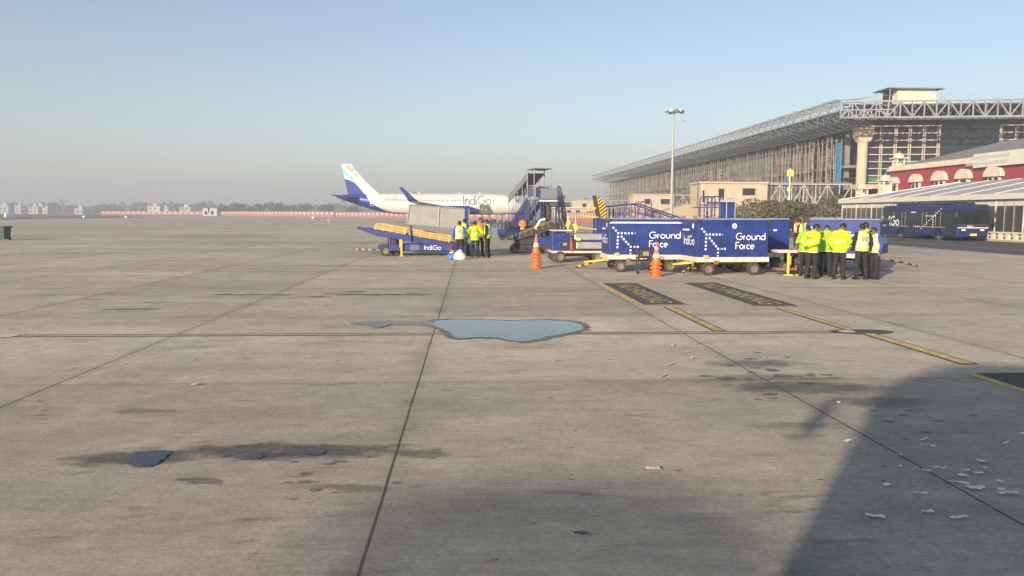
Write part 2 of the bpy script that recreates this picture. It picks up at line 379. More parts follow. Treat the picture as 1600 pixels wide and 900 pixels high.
LP = mat('lane_line_bitumen', (0.06, 0.05, 0.043), 0.8, var=0.3, scale=6)
sheet('taxi_line_edge', rect(-14, 6.2, 12.42, 12.47), 0.006, LP)
sheet('taxi_line_edge', rect(-14, 6.2, 12.60, 12.65), 0.006, LP)
CLP = mat('faded_lane_paint', (0.43, 0.36, 0.26), 0.8, var=0.25, scale=3)
sheet('taxi_line', rect(-14, 6.2, 12.47, 12.60), 0.004, CLP)
mb = MB(); disc(mb, Matrix.Translation((6.5, 12.55, 0.007)), 0, 0, 0.28); mb.v = [(6.7+(v[0]-6.5)*2.0, v[1], v[2]) for v in mb.v]
mb.build('pit_cover_surround', DP)['kind'] = 'structure'
mb = MB(); disc(mb, Matrix.Translation((6.45, 12.57, 0.011)), 0, 0, 0.14); mb.build('pit_cover', WP)['kind'] = 'structure'
mb = MB(); disc(mb, Matrix.Translation(G(8, 525.5)), 0, 0, 0.2, d=0.011); mb.build('pit_cover', WP)['kind'] = 'structure'

def puddle_mat():
    m = bpy.data.materials.new('puddle_water'); m.use_nodes = True; b = m.node_tree.nodes['Principled BSDF']
    b.inputs['Base Color'].default_value = (0.05, 0.048, 0.045, 1); b.inputs['Roughness'].default_value = 0.02; b.inputs['IOR'].default_value = 1.55
    n = m.node_tree.nodes; l = m.node_tree.links
    g_ = n.new('ShaderNodeNewGeometry'); nz = n.new('ShaderNodeTexNoise'); nz.inputs['Scale'].default_value = 2.2; nz.inputs['Detail'].default_value = 6; l.new(g_.outputs['Position'], nz.inputs['Vector'])
    r_ = n.new('ShaderNodeMapRange'); r_.inputs[1].default_value = 0.4; r_.inputs[2].default_value = 0.68; r_.inputs[3].default_value = 0.01; r_.inputs[4].default_value = 0.16; l.new(nz.outputs[0], r_.inputs[0]); l.new(r_.outputs[0], b.inputs['Roughness'])
    cm_ = n.new('ShaderNodeMix'); cm_.data_type = 'RGBA'; cm_.inputs['A'].default_value = (0.045, 0.047, 0.053, 1); cm_.inputs['B'].default_value = (0.13, 0.115, 0.10, 1); l.new(nz.outputs[0], cm_.inputs['Factor']); l.new(cm_.outputs['Result'], b.inputs['Base Color'])
    return m
PUD = puddle_mat()
PUD2 = mat('shallow_water_film', (0.15, 0.135, 0.125), 0.3, var=0.25, scale=4, spec=0.6)
DAMP = mat('damp_concrete', (0.16, 0.14, 0.122), 0.5, var=0.35, scale=3)
def blob(pts, sub=6, jit=0.012):
    if len(pts) == 15: jit = 0.006
    out = []; n = len(pts)
    for i in range(n):
        p0, p1, p2, p3 = [Vector(pts[(i+k-1) % n]) for k in range(4)]
        for s_ in range(sub):
            t = s_/sub
            q = 0.5*((2*p1)+(-p0+p2)*t+(2*p0-5*p1+4*p2-p3)*t*t+(-p0+3*p1-3*p2+p3)*t**3); out.append(q)
    rb = random.Random(len(pts)); gs = [G(q.x, q.y) for q in out]
    return [(g.x+rb.uniform(-1,1)*jit*2, g.y+rb.uniform(-1,1)*jit) for g in gs]
big = [(676,506),(684,502),(694,501),(720,500),(760,501),(800,502.5),(840,501),(880,502.5),(900,506),(912,513),(905,517),(880,523),(855,527),(838,532),(815,534.5),(797,533),(780,529),(750,528),(722,529.5),(709,527),(704,521),(692,516),(680,511)]
def grow(pts, dx, dy):
    cx = sum(p[0] for p in pts)/len(pts); cy = sum(p[1] for p in pts)/len(pts)
    return [(p[0]+dx*(1 if p[0]>cx else -1)*min(1,abs(p[0]-cx)/60), p[1]+dy*(1 if p[1]>cy else -1)*min(1, abs(p[1]-cy)/6)) for p in pts]
sheet('damp_patch', blob(grow(big, 9, 1.5), 6, 0.035), 0.010, DAMP)
sheet('rain_puddle', blob(big), 0.014, PUD)
band = [(604,504.6),(620,503.6),(650,503.4),(680,502.2),(690,503),(690,513),(672,510.5),(650,509),(625,508.6),(606,508.2)]
sheet('rain_puddle', blob(band), 0.012, PUD2)
tail = [(545,505.5),(560,503.5),(590,502),(612,503),(608,508),(602,511),(588,513.5),(578,510),(566,508.5),(553,507.5)]
sheet('rain_puddle', blob(tail), 0.014, PUD2)
small = [(200,719),(206,712),(216,707),(222,708),(232,706),(250,705),(263,706),(265,709),(259,716),(250,723),(243,728),(226,732),(214,731),(205,729),(202,724)]
PUD3 = PUD.copy(); PUD3.name = 'dark_puddle_water'; PUD3.node_tree.nodes['Principled BSDF'].inputs['IOR'].default_value = 1.33
for nd_ in PUD3.node_tree.nodes:
    if nd_.type == 'MIX': nd_.inputs['A'].default_value = (0.012,0.014,0.018,1); nd_.inputs['B'].default_value = (0.03,0.03,0.034,1)
sheet('rain_puddle', blob(small), 0.010, PUD3)
for pts_ in ([(388,712),(398,709),(411,710),(410,716),(398,719),(389,717)], [(478,706),(492,703),(510,704),(505,710),(488,711)]): sheet('wet_stain', blob(pts_, 6, 0.012), 0.010, mat('wet_dark_stain', (0.045,0.045,0.048), 0.35, var=0.3, scale=6))

# oil drips round the stained places
OIL = mat('dried_oil', (0.15, 0.125, 0.10), 0.6, var=0.35, scale=9)
def drips(cx, cy, sx, sy, n, seed, smax=0.11):
    rd = random.Random(seed); mb = MB()
    for j_ in range(n):
        g = G(cx + rd.gauss(0, sx), cy + rd.gauss(0, sy)); a = rd.uniform(0.025, smax); c = a*rd.uniform(0.3, 0.7); k_ = 11; vs = []
        for i in range(k_): t = 2*math.pi*i/k_; q = rd.uniform(0.7, 1.2); vs.append((g.x+a*q*math.cos(t), g.y+c*q*math.sin(t), 0.003+0.0002*j_))
        mb.add(vs, [tuple(range(k_))])
    mb.build('oil_drips', OIL)['kind'] = 'structure'
drips(1210, 590, 45, 17, 42, 1); drips(1400, 650, 50, 18, 9, 2, 0.08); drips(450, 712, 95, 8, 12, 3, 0.07); drips(520, 765, 60, 12, 7, 4, 0.05); drips(900, 760, 190, 45, 22, 5, 0.025)
drips(200, 600, 150, 40, 9, 6, 0.035); drips(800, 580, 250, 30, 14, 7, 0.04); drips(480, 460, 90, 3, 14, 8, 0.3)
# ------------------------------------------------------------------ haze: the air itself
mb = MB(); mb.bx(-2150, 2150, -420, 2300, -1, 75)
hz = mb.build('haze', None) if False else None
me = bpy.data.meshes.new('haze'); me.from_pydata(mb.v, [], mb.f)
hz = bpy.data.objects.new('haze', me); COL.objects.link(hz); hz['kind'] = 'stuff'
hm = bpy.data.materials.new('haze_air'); hm.use_nodes = True; nt = hm.node_tree
for x in list(nt.nodes):
    if x.type != 'OUTPUT_MATERIAL': nt.nodes.remove(x)
pv = nt.nodes.new('ShaderNodeVolumePrincipled'); pv.inputs['Color'].default_value = (0.54, 0.59, 0.69, 1); pv.inputs['Density'].default_value = 0.0011
pv.inputs['Anisotropy'].default_value = 0.0
nt.links.new(pv.outputs[0], [x for x in nt.nodes if x.type == 'OUTPUT_MATERIAL'][0].inputs['Volume'])
me.materials.append(hm)
# ------------------------------------------------------------------ large structures: terminal, piers, red building, marquee
TX = 73.0     # long facade plane
T = thing('terminal_building', 'unfinished terminal with grey lattice roof trusses, bare concrete columns and dark glazing', 'terminal', (TX, 146, 0))
ORI = Vector((TX, 146, 0))
def tb(name, mb, m, **k):
    o = mb.build(name, m, T, **k); o.location = -ORI; return o
# dark interior, floors and back wall of the long side
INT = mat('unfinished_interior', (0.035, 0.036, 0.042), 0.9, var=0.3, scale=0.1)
BRK = mat('brown_blockwork', (0.15, 0.105, 0.078), 0.9, var=0.35, scale=0.25)
CONI = mat('raw_inner_concrete', (0.22, 0.195, 0.165), 0.9, var=0.25, scale=0.3)
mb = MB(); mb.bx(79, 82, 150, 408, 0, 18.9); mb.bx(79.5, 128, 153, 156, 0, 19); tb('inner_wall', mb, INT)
for z in (5.6, 11.2):
    mb = MB(); mb.bx(73.4, 79, 147, 408, z, z+0.5); tb('floor_slab', mb, CONI)
for i in range(34):
    y = 149 + i*7.8; mb = MB(); mb.bx(74.6, 75.4, y, y+0.8, 0, 18.6); tb('column', mb, CONI)
rnd = random.Random(3)
for i in range(33):
    y = 150 + i*7.8
    for z0, z1 in ((0.2, 5.5), (6.2, 11.1), (11.8, 16.5)):
        if rnd.random() < 0.62:
            mb = MB(); mb.bx(75.5, 75.8, y, y+7.0*rnd.uniform(0.4, 1), z0, z0+(z1-z0)*rnd.uniform(0.55, 1)); tb('infill_panel', mb, BRK)
NET = mat('teal_safety_net', (0.10, 0.155, 0.16), 0.8, var=0.25, scale=0.6)
BTARP = mat('blue_sheeting', (0.03, 0.20, 0.42), 0.5, var=0.2, scale=0.6)
for (y0, y1, z0, z1) in ((183, 212, 6, 16.2), (240, 262, 7, 15.2), (150, 181, 5.5, 8.4)):
    mb = MB(); mb.bx(73.55, 73.62, y0, y1, z0, z1); tb('safety_net', mb, NET)
for (y0, y1, z0, z1) in ((147.2, 148.0, 6.2, 16.2), (148.5, 149.3, 6.2, 16.2), (171.5, 172.6, 7.0, 13.5), (173.0, 173.8, 8.0, 13.0)):
    mb = MB(); mb.bx(72.6, 72.9, y0, y1, z0, z1); tb('blue_sheet', mb, BTARP)
# roof: edge trusses, purlins, rafters, deck
def truss(mb, p, q, h, w, bay, r, chord):
    p = Vector(p); q = Vector(q); L = (q-p).length; n = max(2, int(L/bay)); d = (q-p)/n; up = Vector((0,0,h))
    mb.tube(p, q, chord, n=4); mb.tube(p+up, q+up, chord, n=4)
    for i in range(n+1):
        a = p + d*i; mb.tube(a, a+up, r, n=4)
        if i < n:
            if i % 2 == 0: mb.tube(a, a+d+up, r, n=4)
            else: mb.tube(a+up, a+d, r, n=4)
mb = MB(); truss(mb, (66, 135.5, 20.5), (66, 412, 20.5), 2.1, 1, 1.9, 0.085, 0.16); tb('edge_truss', mb, STEEL)
mb = MB(); truss(mb, (69.5, 138, 19.3), (69.5, 410, 19.3), 2.0, 1, 2.6, 0.08, 0.14); tb('edge_truss', mb, STEEL)
mb = MB()
for k in range(9):
    x = 66.4 + k*1.05; z = 20.4 - k*0.26
    x = 66.4 + k*0.8; mb.tube((x, 136, z), (x, 411, z), 0.10, n=4)
for i in range(92):
    y = 136 + i*3.0; mb.tube((66, y, 20.6), (73, y, 18.3), 0.07, n=4); mb.tube((66, y, 22.5), (76, y, 21.6), 0.07, n=4)
    mb.tube((69.5, y, 19.3), (74, y+1.5, 21.5), 0.06, n=4)
tb('roof_lattice', mb, STEEL)
mb = MB()
for i in range(46):                       # loose rafter ends still sticking past the edge
    y = 135 + i*1.4; mb.tube((65.0 - 0.5*(i % 3), y, 22.3), (72, y+0.5, 23.1), 0.07, n=4)
tb('rafter_ends', mb, STEEL)
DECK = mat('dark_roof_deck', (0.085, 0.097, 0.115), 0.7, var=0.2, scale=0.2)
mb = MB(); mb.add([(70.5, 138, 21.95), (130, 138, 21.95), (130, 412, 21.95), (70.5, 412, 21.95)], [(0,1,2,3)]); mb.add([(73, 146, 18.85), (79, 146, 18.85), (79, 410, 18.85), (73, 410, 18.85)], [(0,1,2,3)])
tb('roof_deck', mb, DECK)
# front truss facing the apron end
mb = MB(); truss(mb, (66, 134.6, 19.25), (150, 134.6, 19.25), 2.85, 1, 2.0, 0.13, 0.22)
truss(mb, (66, 134.4, 19.3), (75, 134.4, 19.3), 1.3, 1, 1.2, 0.12, 0.15)
for i in range(43):
    x = 66 + i*2; mb.tube((x, 134.6, 22.1), (x+1, 137.6, 22.5), 0.08, n=4); mb.tube((x+1, 137.6, 22.5), (x+2, 134.6, 22.1), 0.08, n=4)
mb.tube((66, 137.6, 22.5), (150, 137.6, 22.5), 0.14, n=4)
tb('front_truss', mb, STEEL)
mb = MB(); truss(mb, (68, 137.8, 19.3), (150, 137.8, 19.3), 2.6, 1, 3.0, 0.11, 0.18); tb('rear_truss', mb, STEELD)
mb = MB()
for z in (23.3,): mb.tube((72, 136, z), (150, 136, z), 0.03, n=4)
for i in range(20): mb.tube((72+i*4, 136, 22.3), (72+i*4, 136, 23.3), 0.03, n=4)
tb('roof_guard_rail', mb, STEEL)
# front columns with flared heads
for x in (74.2, 104.3, 134.5):
    mb = MB(); mb.lathe([(0.0, 0), (0.85, 0), (0.85, 15.4), (0.95, 15.8)], (x, 143.3, 0), n=20); mb.prism([(-0.95, 15.8), (0.95, 15.8), (1.5, 17.0), (1.5, 18.3), (-1.5, 18.3), (-1.5, 17.0)], -0.9, 0.9)
    mb.v = [(v[0] + (x if i >= 80 else 0), v[1] + (143.3 if i >= 80 else 0), v[2]) for i, v in enumerate(mb.v)]
    tb('front_column', mb, CONC, smooth=False)
# glazing of the end wall: grid bays and blank dark glass
FRM = mat('pale_mullion', (0.42, 0.40, 0.37), 0.5, var=0.12, scale=0.5)
GPUR = mat('tinted_glass', (0.028, 0.018, 0.036), 0.16, var=0.5, scale=0.12, spec=0.28)
mb = MB(); mb.bx(75.5, 150, 146.3, 146.5, 9.4, 19.2); gl = tb('glass_wall', mb, GLASSD)
mb = MB(); mb.bx(76.2, 88.8, 146.1, 146.25, 13.2, 19.2); tb('tinted_glazing', mb, GPUR)
def grid(x0, x1, z0, z1, nx, nz):
    mb = MB()
    for i in range(nx+1):
        x = x0+(x1-x0)*i/nx; mb.bx(x-0.13, x+0.0, 145.6, 145.85, z0, z1); mb.bx(x+0.22, x+0.35, 145.6, 145.85, z0, z1)
    for j in range(nz+1):
        z = z0+(z1-z0)*j/nz; mb.bx(x0-0.1, x1+0.35, 145.4, 145.58, z-0.1, z+0.08)
    tb('mullion_grid', mb, FRM)
grid(76.0, 88.8, 8.2, 18.9, 5, 8); grid(99.8, 110.5, 8.2, 18.9, 4, 8); grid(118, 129, 8.2, 18.9, 4, 8)
mb = MB(); mb.bx(75.6, 78.8, 146.0, 146.08, 8.0, 9.5); mb.bx(79.2, 82.6, 146.0, 146.08, 8.0, 9.5); tb('green_net', mb, mat('green_net', (0.03, 0.16, 0.10), 0.8))
mb = MB(); mb.bx(73.5, 150, 143.5, 146.1, 7.0, 7.8); tb('end_slab', mb, CONC)
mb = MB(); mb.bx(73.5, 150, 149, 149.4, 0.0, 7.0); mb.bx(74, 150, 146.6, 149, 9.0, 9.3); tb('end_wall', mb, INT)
# the end front is not square to the long side: it runs forward to the right
for o_ in COL.objects:
    if o_.parent == T and o_.type == 'MESH' and o_.name.split('.')[0] in ('front_truss','rear_truss','roof_guard_rail','front_column','glass_wall','tinted_glazing','mullion_grid','green_net','end_slab','roof_deck'):
        for v_ in o_.data.vertices:
            if v_.co.x > 66 and v_.co.y < 150: v_.co.y -= (v_.co.x-66)*0.17
# rooftop hut
hut = thing('rooftop_hut', 'small cream hut with a flat overhanging roof on top of the terminal', 'rooftop hut', (81.5, 142, 20.92))
mb = MB(); mb.bx(-3.0, 4.3, -2, 2, 0, 3.0); mb.build('wall', mat('cream_plaster', (0.62, 0.56, 0.45), 0.8, var=0.1, scale=0.6), hut)
mb = MB(); mb.bx(-5.2, 5.4, -3, 3, 3.02, 3.2); mb.build('roof', GREYM, hut)
for x, y in ((-4.8, -2.6), (-4.8, 2.4), (5.0, -2.6), (5.0, 2.4)):
    mb = MB(); mb.tube((x, y, 0), (x, y, 3), 0.09, n=6); mb.build('post', GREYM, hut)
mb = MB(); mb.bx(-4.6, -3.0, -0.2, 0.2, 0.2, 3); mb.build('side_screen', GLASSD, hut)
hut.location = (81.3, 140.0, 22.0)

# scaffolding along the long side
sc = thing('scaffolding', 'tall tube scaffolding with plank decks along the long side of the unfinished terminal', 'scaffolding', (TX-1.2, 146, 0))
SCF = mat('scaffold_tube', (0.27, 0.245, 0.215), 0.7, 0.1, var=0.3, scale=0.3)
PLK = mat('scaffold_plank', (0.24, 0.175, 0.115), 0.9, var=0.3, scale=0.3)
mb = MB()
for i in range(132):
    y = 1.5 + i*2.0
    for x in (0, 1.1):
        mb.tube((x, y, 0), (x, y, 16.9 + (i*7 % 5)*0.25), 0.055 if i % 3 else 0.09, n=4, caps=False)
mb.build('standards', SCF, sc)
mb = MB()
for k in range(1, 10):
    z = k*1.85
    for x in (0, 1.1): mb.tube((x, 1, z), (x, 264, z), 0.045, n=4)
mb.build('ledgers', SCF, sc)
mb = MB()
for i in range(33):
    y = 2 + i*8.0; mb.tube((0, y, 0), (0, y+8, 15), 0.05, n=4) if i % 2 else mb.tube((0, y+8, 0), (0, y, 15), 0.05, n=4)
for i in range(12):
    y = 1 + i*3.1; mb.tube((-0.1, y, 0), (-0.1, y+1.4, 15.8), 0.09, n=4)
mb.build('braces', SCF, sc)
rnd = random.Random(5)
for k in range(1, 8):
    mb = MB()
    for i in range(64):
        if rnd.random() < 0.42 + (i > 20)*0.25: mb.bx(0.05, 1.05, 2+i*4, 6.0+i*4, k*1.9+0.05, k*1.9+0.12)
    mb.build('plank_deck', PLK, sc)

# fixed link bridges: beige blocks on the apron side, trussed walkways to the terminal
def pier(x0, x1, Y, z0, z1, lab, tlab, ops, tx1=71.5, dpt=7, leftbase=True):
    p = thing('boarding_pier', lab, 'pier building', (x0, Y, 0), group='beige pier buildings')
    L = x1-x0
    mb = MB(); mb.bx(0, L, 0, dpt, z0, z1); mb.bx(-0.25, L+0.1, -0.25, dpt+0.2, z1, z1+0.35)
    if leftbase: mb.bx(0.4, 4.2, 0.6, dpt-1, 0, z0-0.003)
    mb.bx(L-3, L-1, 1, dpt-1, 0, z0-0.003)
    mb.build('wall', CONC, p, bevel=0.04)
    for (a, b, c, d) in ops:
        mb = MB(); mb.bx(a*L, b*L, -0.06, 0.1, z0+(z1-z0)*c, z0+(z1-z0)*d); o = mb.build('window', GLASSD, p)
        mb = MB(); w_ = 0.14; A, B, C_, D = a*L-w_, b*L+w_, z0+(z1-z0)*c-w_, z0+(z1-z0)*d+w_
        mb.bx(A, A+w_, -0.12, 0, C_, D); mb.bx(B-w_, B, -0.12, 0, C_, D); mb.bx(A+w_, B-w_, -0.12, 0, D-w_, D); mb.bx(A+w_, B-w_, -0.12, 0, C_, C_+w_); mb.build('frame', CONC, o)
    t = thing('walkway_truss', tlab, 'truss bridge', (x1+0.2, Y, 0), group='trussed walkways')
    mb = MB(); truss(mb, (0, 0.5, z0+0.2), (tx1-x1, 0.5, z0+0.2), z1-z0-0.2, 1, 2.2, 0.10, 0.15); mb.build('near_truss', FRM, t)
    mb = MB(); truss(mb, (0, dpt-1, z0+0.2), (tx1-x1, dpt-1, z0+0.2), z1-z0-0.2, 1, 2.2, 0.10, 0.15); mb.build('far_truss', FRM, t)
    mb = MB(); mb.bx(0, tx1-x1, 0.7, dpt-1.2, z0-0.1, z0+0.1); mb.build('deck', CONC, t)
    mb = MB(); mb.bx(0, tx1-x1, 0.3, dpt-0.8, z1+0.16, z1+0.3); mb.build('roof', GREYM, t)
    mb = MB()
    for xx in (1.5, (tx1-x1)/2, tx1-x1-1): mb.tube((xx, 0.6, 0), (xx, 0.6, z0), 0.16); mb.tube((xx, dpt-1.2, 0), (xx, dpt-1.2, z0), 0.16)
    mb.build('supports', FRM, t)
pier(42.8, 55.4, 140, 3.4, 7.7, 'large nearest beige pier building rising behind the bushes', 'nearest white truss bridge, between largest beige pier building and terminal', ((0.26, 0.345, 0.3, 0.78), (0.62, 0.81, 0.5, 0.8), (0.02, 0.05, 0.2, 0.7)))
pier(50.5, 63.3, 235, 3.2, 7.9, 'middle beige pier building directly left of the tall near light mast', 'white truss bridge directly right of the tall near light mast', ((0.28, 0.42, 0.4, 0.75), (0.68, 0.9, 0.4, 0.75)))
pier(46.5, 61, 345, 3.2, 8.0, 'farthest beige pier building behind the striped yellow and black arm', 'farthest truss bridge, mostly hidden by the middle pier building', ((0.3, 0.42, 0.35, 0.75), (0.68, 0.95, 0.4, 0.75)))

# red terminal with white cornice
rb = thing('red_building', 'old dark red terminal with cream cornice, arched window hoods and grey pitched roof', 'building', (71, 126, 0))
REDW = mat('deep_red_render', (0.27, 0.030, 0.048), 0.8, var=0.14, scale=0.4)
CRM = mat('cream_trim', (0.58, 0.52, 0.42), 0.75, var=0.12, scale=1.0)
mb = MB(); mb.bx(0, 22, -76, 0, 0, 9.3); mb.build('wall', REDW, rb)
mb = MB(); mb.bx(-0.5, 22.5, -76.5, 0.5, 9.3, 9.65); mb.bx(-0.25, 22.2, -76.2, 0.25, 9.65, 10.15); mb.build('cornice', CRM, rb, bevel=0.04)
SHT = mat('corrugated_roof', (0.23, 0.225, 0.225), 0.6, 0.2, var=0.15, scale=0.3)
mb = MB(); mb.add([(0.5,-76,10.2),(0.5,-1,10.2),(11,-12,13.4),(11,-76,13.4),(22,-1,10.2),(22,-76,10.2)], [(0,3,2,1),(1,2,4),(4,2,3,5)]); mb.build('roof', SHT, rb)
def rby(px): return 71*FPX/(px-735) - 126
def hood(y, wd, z, kids_=2):
    f = MB(); f.bx(-0.35, 0.02, y-wd*0.32, y+wd*0.32, z-1.9, z); o = f.build('window', CRM, rb)
    for s in ((-0.42, -0.12), (0.12, 0.42)) if kids_ == 2 else ((-0.3, 0.3),):
        g = MB(); g.bx(-0.40, -0.352, y+s[0]*wd*0.62, y+s[1]*wd*0.62, z-1.7, z-0.15); g.build('pane', GLASSD, o)
    h = MB(); pts = [(y+wd/2*math.cos(R(a)), z+wd*0.42*math.sin(R(a))) for a in range(0, 181, 12)] + [(y-wd/2*math.cos(R(a)), z-0.12+0*a) for a in (0, 180)]
    h.prism([(p[0], p[1]) for p in pts[:-2]], -0.65, -0.02, 'YZ'); h.build('arch_hood', CRM, o)
for px, wd, k in ((1448, 3.0, 2), (1487, 3.4, 2), (1527, 3.3, 1), (1577, 3.5, 2), (1412, 2.6, 2)):
    hood(rby(px), wd, 7.25, k)
for k in range(4): hood(rby(1577) - 9 - k*8.5, 3.4, 7.25, 2)
sb = MB(); y0, y1 = rby(1545), rby(1640); sb.bx(-0.62, -0.5, y1, y0, 8.6, 10.5); so = sb.build('signboard', mat('pale_sign_panel', (0.55, 0.55, 0.50), 0.6, var=0.1, scale=0.5), rb)
sg = MB(); rr = random.Random(4)
for row, zz, a0, a1 in ((0, 9.95, -22.0, -29), (1, 9.15, -20.5, -29), (2, 8.7, -15.4+0.0, -17.3)):
    y = a0 if row < 2 else -20.0+1.2
    if row == 2: continue
    while y > a1: wl_ = rr.uniform(0.16, 0.34); sg.bx(-0.64, -0.622, y-wl_, y, zz-0.2, zz+0.2*rr.uniform(0.5,1)); y -= wl_+0.1
sg.build('faded_lettering', mat('faded_sign_ink', (0.36, 0.40, 0.40), 0.7), so)
def kiosk(px, py_base, Y, s, lab):
    g = AT(px, py_base, Y); r = thing('domed_turret', lab, 'turret', (g.x, Y, 0), group='small domed turrets')
    zb = g.z
    mb = MB(); mb.bx(-0.9*s, 0.9*s, -0.9*s, 0.9*s, 0, zb); mb.build('base', CRM, r)
    for a, b in ((-1,-1),(1,-1),(1,1),(-1,1)):
        mb = MB(); mb.bx(a*0.72*s-0.14*s, a*0.72*s+0.14*s, b*0.72*s-0.14*s, b*0.72*s+0.14*s, zb, zb+1.0*s); mb.build('pillar', CRM, r)
    mb = MB(); mb.bx(-1.3*s, 1.3*s, -1.3*s, 1.3*s, zb+1.0*s, zb+1.2*s); mb.build('eaves', CRM, r)
    mb = MB(); mb.lathe([(0.0, zb+1.2*s), (0.95*s, zb+1.2*s), (1.0*s, zb+1.45*s), (0.8*s, zb+1.85*s), (0.42*s, zb+2.1*s), (0.06*s, zb+2.2*s), (0.04*s, zb+2.6*s), (0, zb+2.6*s)], n=16); mb.build('dome', CRM, r, smooth=True)
kiosk(1347, 303, 128, 0.82, 'cream domed turret farthest left, just above the end of the marquee')
kiosk(1383, 291, 122, 0.85, 'cream domed turret standing between the leftmost turret and the red wall')
kiosk(1404, 256, 126.8, 0.85, 'cream domed turret highest up, at the left corner of the cornice')

# marquee
mq = thing('marquee', 'long white marquee with glazed sides and a low pitched fabric roof', 'marquee', (42, 84, 0))
FAB = mat('marquee_fabric', (0.36, 0.37, 0.38), 0.55, var=0.10, scale=0.35)
SEAM = mat('white_fabric_trim', (0.56, 0.545, 0.50), 0.55, var=0.08)
ML = 73; MW = 16; ez = 3.7; rz_ = 5.35; HP = 8.0
mb = MB(); mb.add([(-0.3,0.3,ez),(-0.3,-ML,ez),(MW/2,-ML,rz_),(MW/2,-HP,rz_),(MW+0.3,0.3,ez),(MW+0.3,-ML,ez)], [(0,1,2,3),(3,2,5,4),(0,3,4)]); mb.build('roof', FAB, mq)
mb = MB()
for i in range(1, 18):
    y = -i*4.2; f = min(1.0, -y/HP)
    mb.tube((-0.3, y, ez+0.02), (-0.3+(MW/2+0.3)*f, y, ez+(rz_-ez)*f+0.02), 0.05, n=4); mb.tube((MW+0.3-(MW/2+0.3)*f, y, ez+(rz_-ez)*f+0.02), (MW+0.3, y, ez+0.02), 0.05, n=4)
mb.tube((-0.3,0.3,ez+.02),(MW/2,-HP,rz_+.02),0.06,n=4); mb.tube((MW+0.3,0.3,ez+.02),(MW/2,-HP,rz_+.02),0.06,n=4)
mb.build('roof_seams', SEAM, mq)
mb = MB(); mb.bx(-0.42, -0.3, -ML, 0.4, ez-0.42, ez+0.02); mb.bx(-0.3, MW+0.3, 0.3, 0.4, ez-0.42, ez+0.02); mb.build('valance', SEAM, mq)
mb = MB(); mb.bx(-0.04, 0.02, -ML, 0, 0.45, 2.75); mb.bx(0.02, MW, -0.04, 0.02, 0.45, 2.75); mb.build('side_glass', mat('marquee_glass', (0.06, 0.065, 0.06), 0.08, var=0.3, scale=0.3, spec=0.6), mq)
mb = MB(); mb.bx(-0.06, 0.04, -ML, 0, 2.75, 3.3); mb.bx(0.05, MW, -0.06, 0.04, 2.75, 3.3); mb.build('fabric_frieze', SEAM, mq)
mb = MB(); mb.bx(-0.10, 0.1, -ML, 0, 0, 0.45); mb.build('kick_wall', CRM, mq)
for i in range(69):
    mb = MB(); y = -i*1.05; t_ = 0.045 if i % 3 else 0.09
    mb.bx(-0.13, -0.065, y-t_/2, y+t_/2, 0.05, 3.3); mb.build('mullion', GREYM if i % 3 else SEAM, mq)
for i in range(0):        # posts and pale partitions one sees through and behind the glass
    mb = MB(); mb.bx(-0.22, -0.1, -i*4.6-1.5, -i*4.6-1.2, 0, 3.3); mb.build('post', CRM, mq)
bal = thing('balustrade', 'low cream balustrade with square openings in front of the marquee', 'low wall', (41.0, 60, 0))
mb = MB(); mb.bx(-0.1, 0.1, -48, 2, 0, 0.2); mb.bx(-0.12, 0.12, -48, 2, 0.62, 0.74)
for i in range(60): mb.bx(-0.1, 0.1, 1.6-i*0.83, 1.9-i*0.83, 0.2, 0.62)
mb.build('rail', CRM, bal)
KRB = mat('kerb_stone', (0.36, 0.31, 0.25), 0.85, var=0.25, scale=2)
mb = MB(); mb.bx(40.6, 41.9, 20, 128, 0, 0.13); mb.build('road_kerb', KRB)['kind'] = 'structure'

# light masts
def mast(px, ytop, Y, lab, r0=0.16):
    top = AT(px, ytop, Y); h = top.z; m_ = thing('light_mast', lab, 'light mast', (top.x, Y, 0), group='apron floodlight masts')
    mb = MB(); mb.tube((0,0,0), (0,0,h-0.6), r0*1.35, r0*0.75, n=12); mb.build('pole', mat('mast_paint', (0.34, 0.34, 0.33), 0.5, var=0.1), m_)
    mb = MB(); mb.lathe([(0.9, h-1.25), (1.0, h-1.2), (1.0, h-1.1), (0.9, h-1.1)], n=12); mb.tube((-1,0,h-1.15), (1,0,h-1.15), 0.05); mb.tube((0,-1,h-1.15), (0,1,h-1.15), 0.05); mb.tube((0,0,h-0.7), (0,0,h+0.5), 0.03); mb.build('head_ring', GREYM, m_)
    for i in range(8):
        a = i*math.pi/4 + 0.2; mb = MB(); mb.box((1.25*math.cos(a), 1.25*math.sin(a), h-1.2 + 0.15*(i%2)), (0.5, 0.62, 0.42), rz=a, ry=0.5); mb.build('floodlight', WHITEP if i % 2 else GREYM, m_, bevel=0.03)
    return m_
m1 = mast(1053, 163, 130, 'tallest grey light mast, standing in front of the terminal roof', 0.2)
mb = MB(); h = AT(1053, 163, 130).z
mb.tube((0.9,0,h-1.2), (1.7,0,h-0.9), 0.05); mb.tube((1.7,0,h-2.8), (1.7,0,h+0.2), 0.04); mb.box((1.75,0,h-2.7), (0.5,0.3,0.3)); mb.box((1.6,0,h-1.2), (0.35,0.3,0.7)); mb.build('camera_bracket', GREYM, m1)
mast(1115, 246, 240, 'light mast standing between the two trussed walkways in front of the scaffolding', 0.22)
mast(993, 283, 400, 'small light mast above the middle pier building', 0.25)
mast(930, 280, 420, 'most distant light mast, left of the far end of the terminal', 0.25)
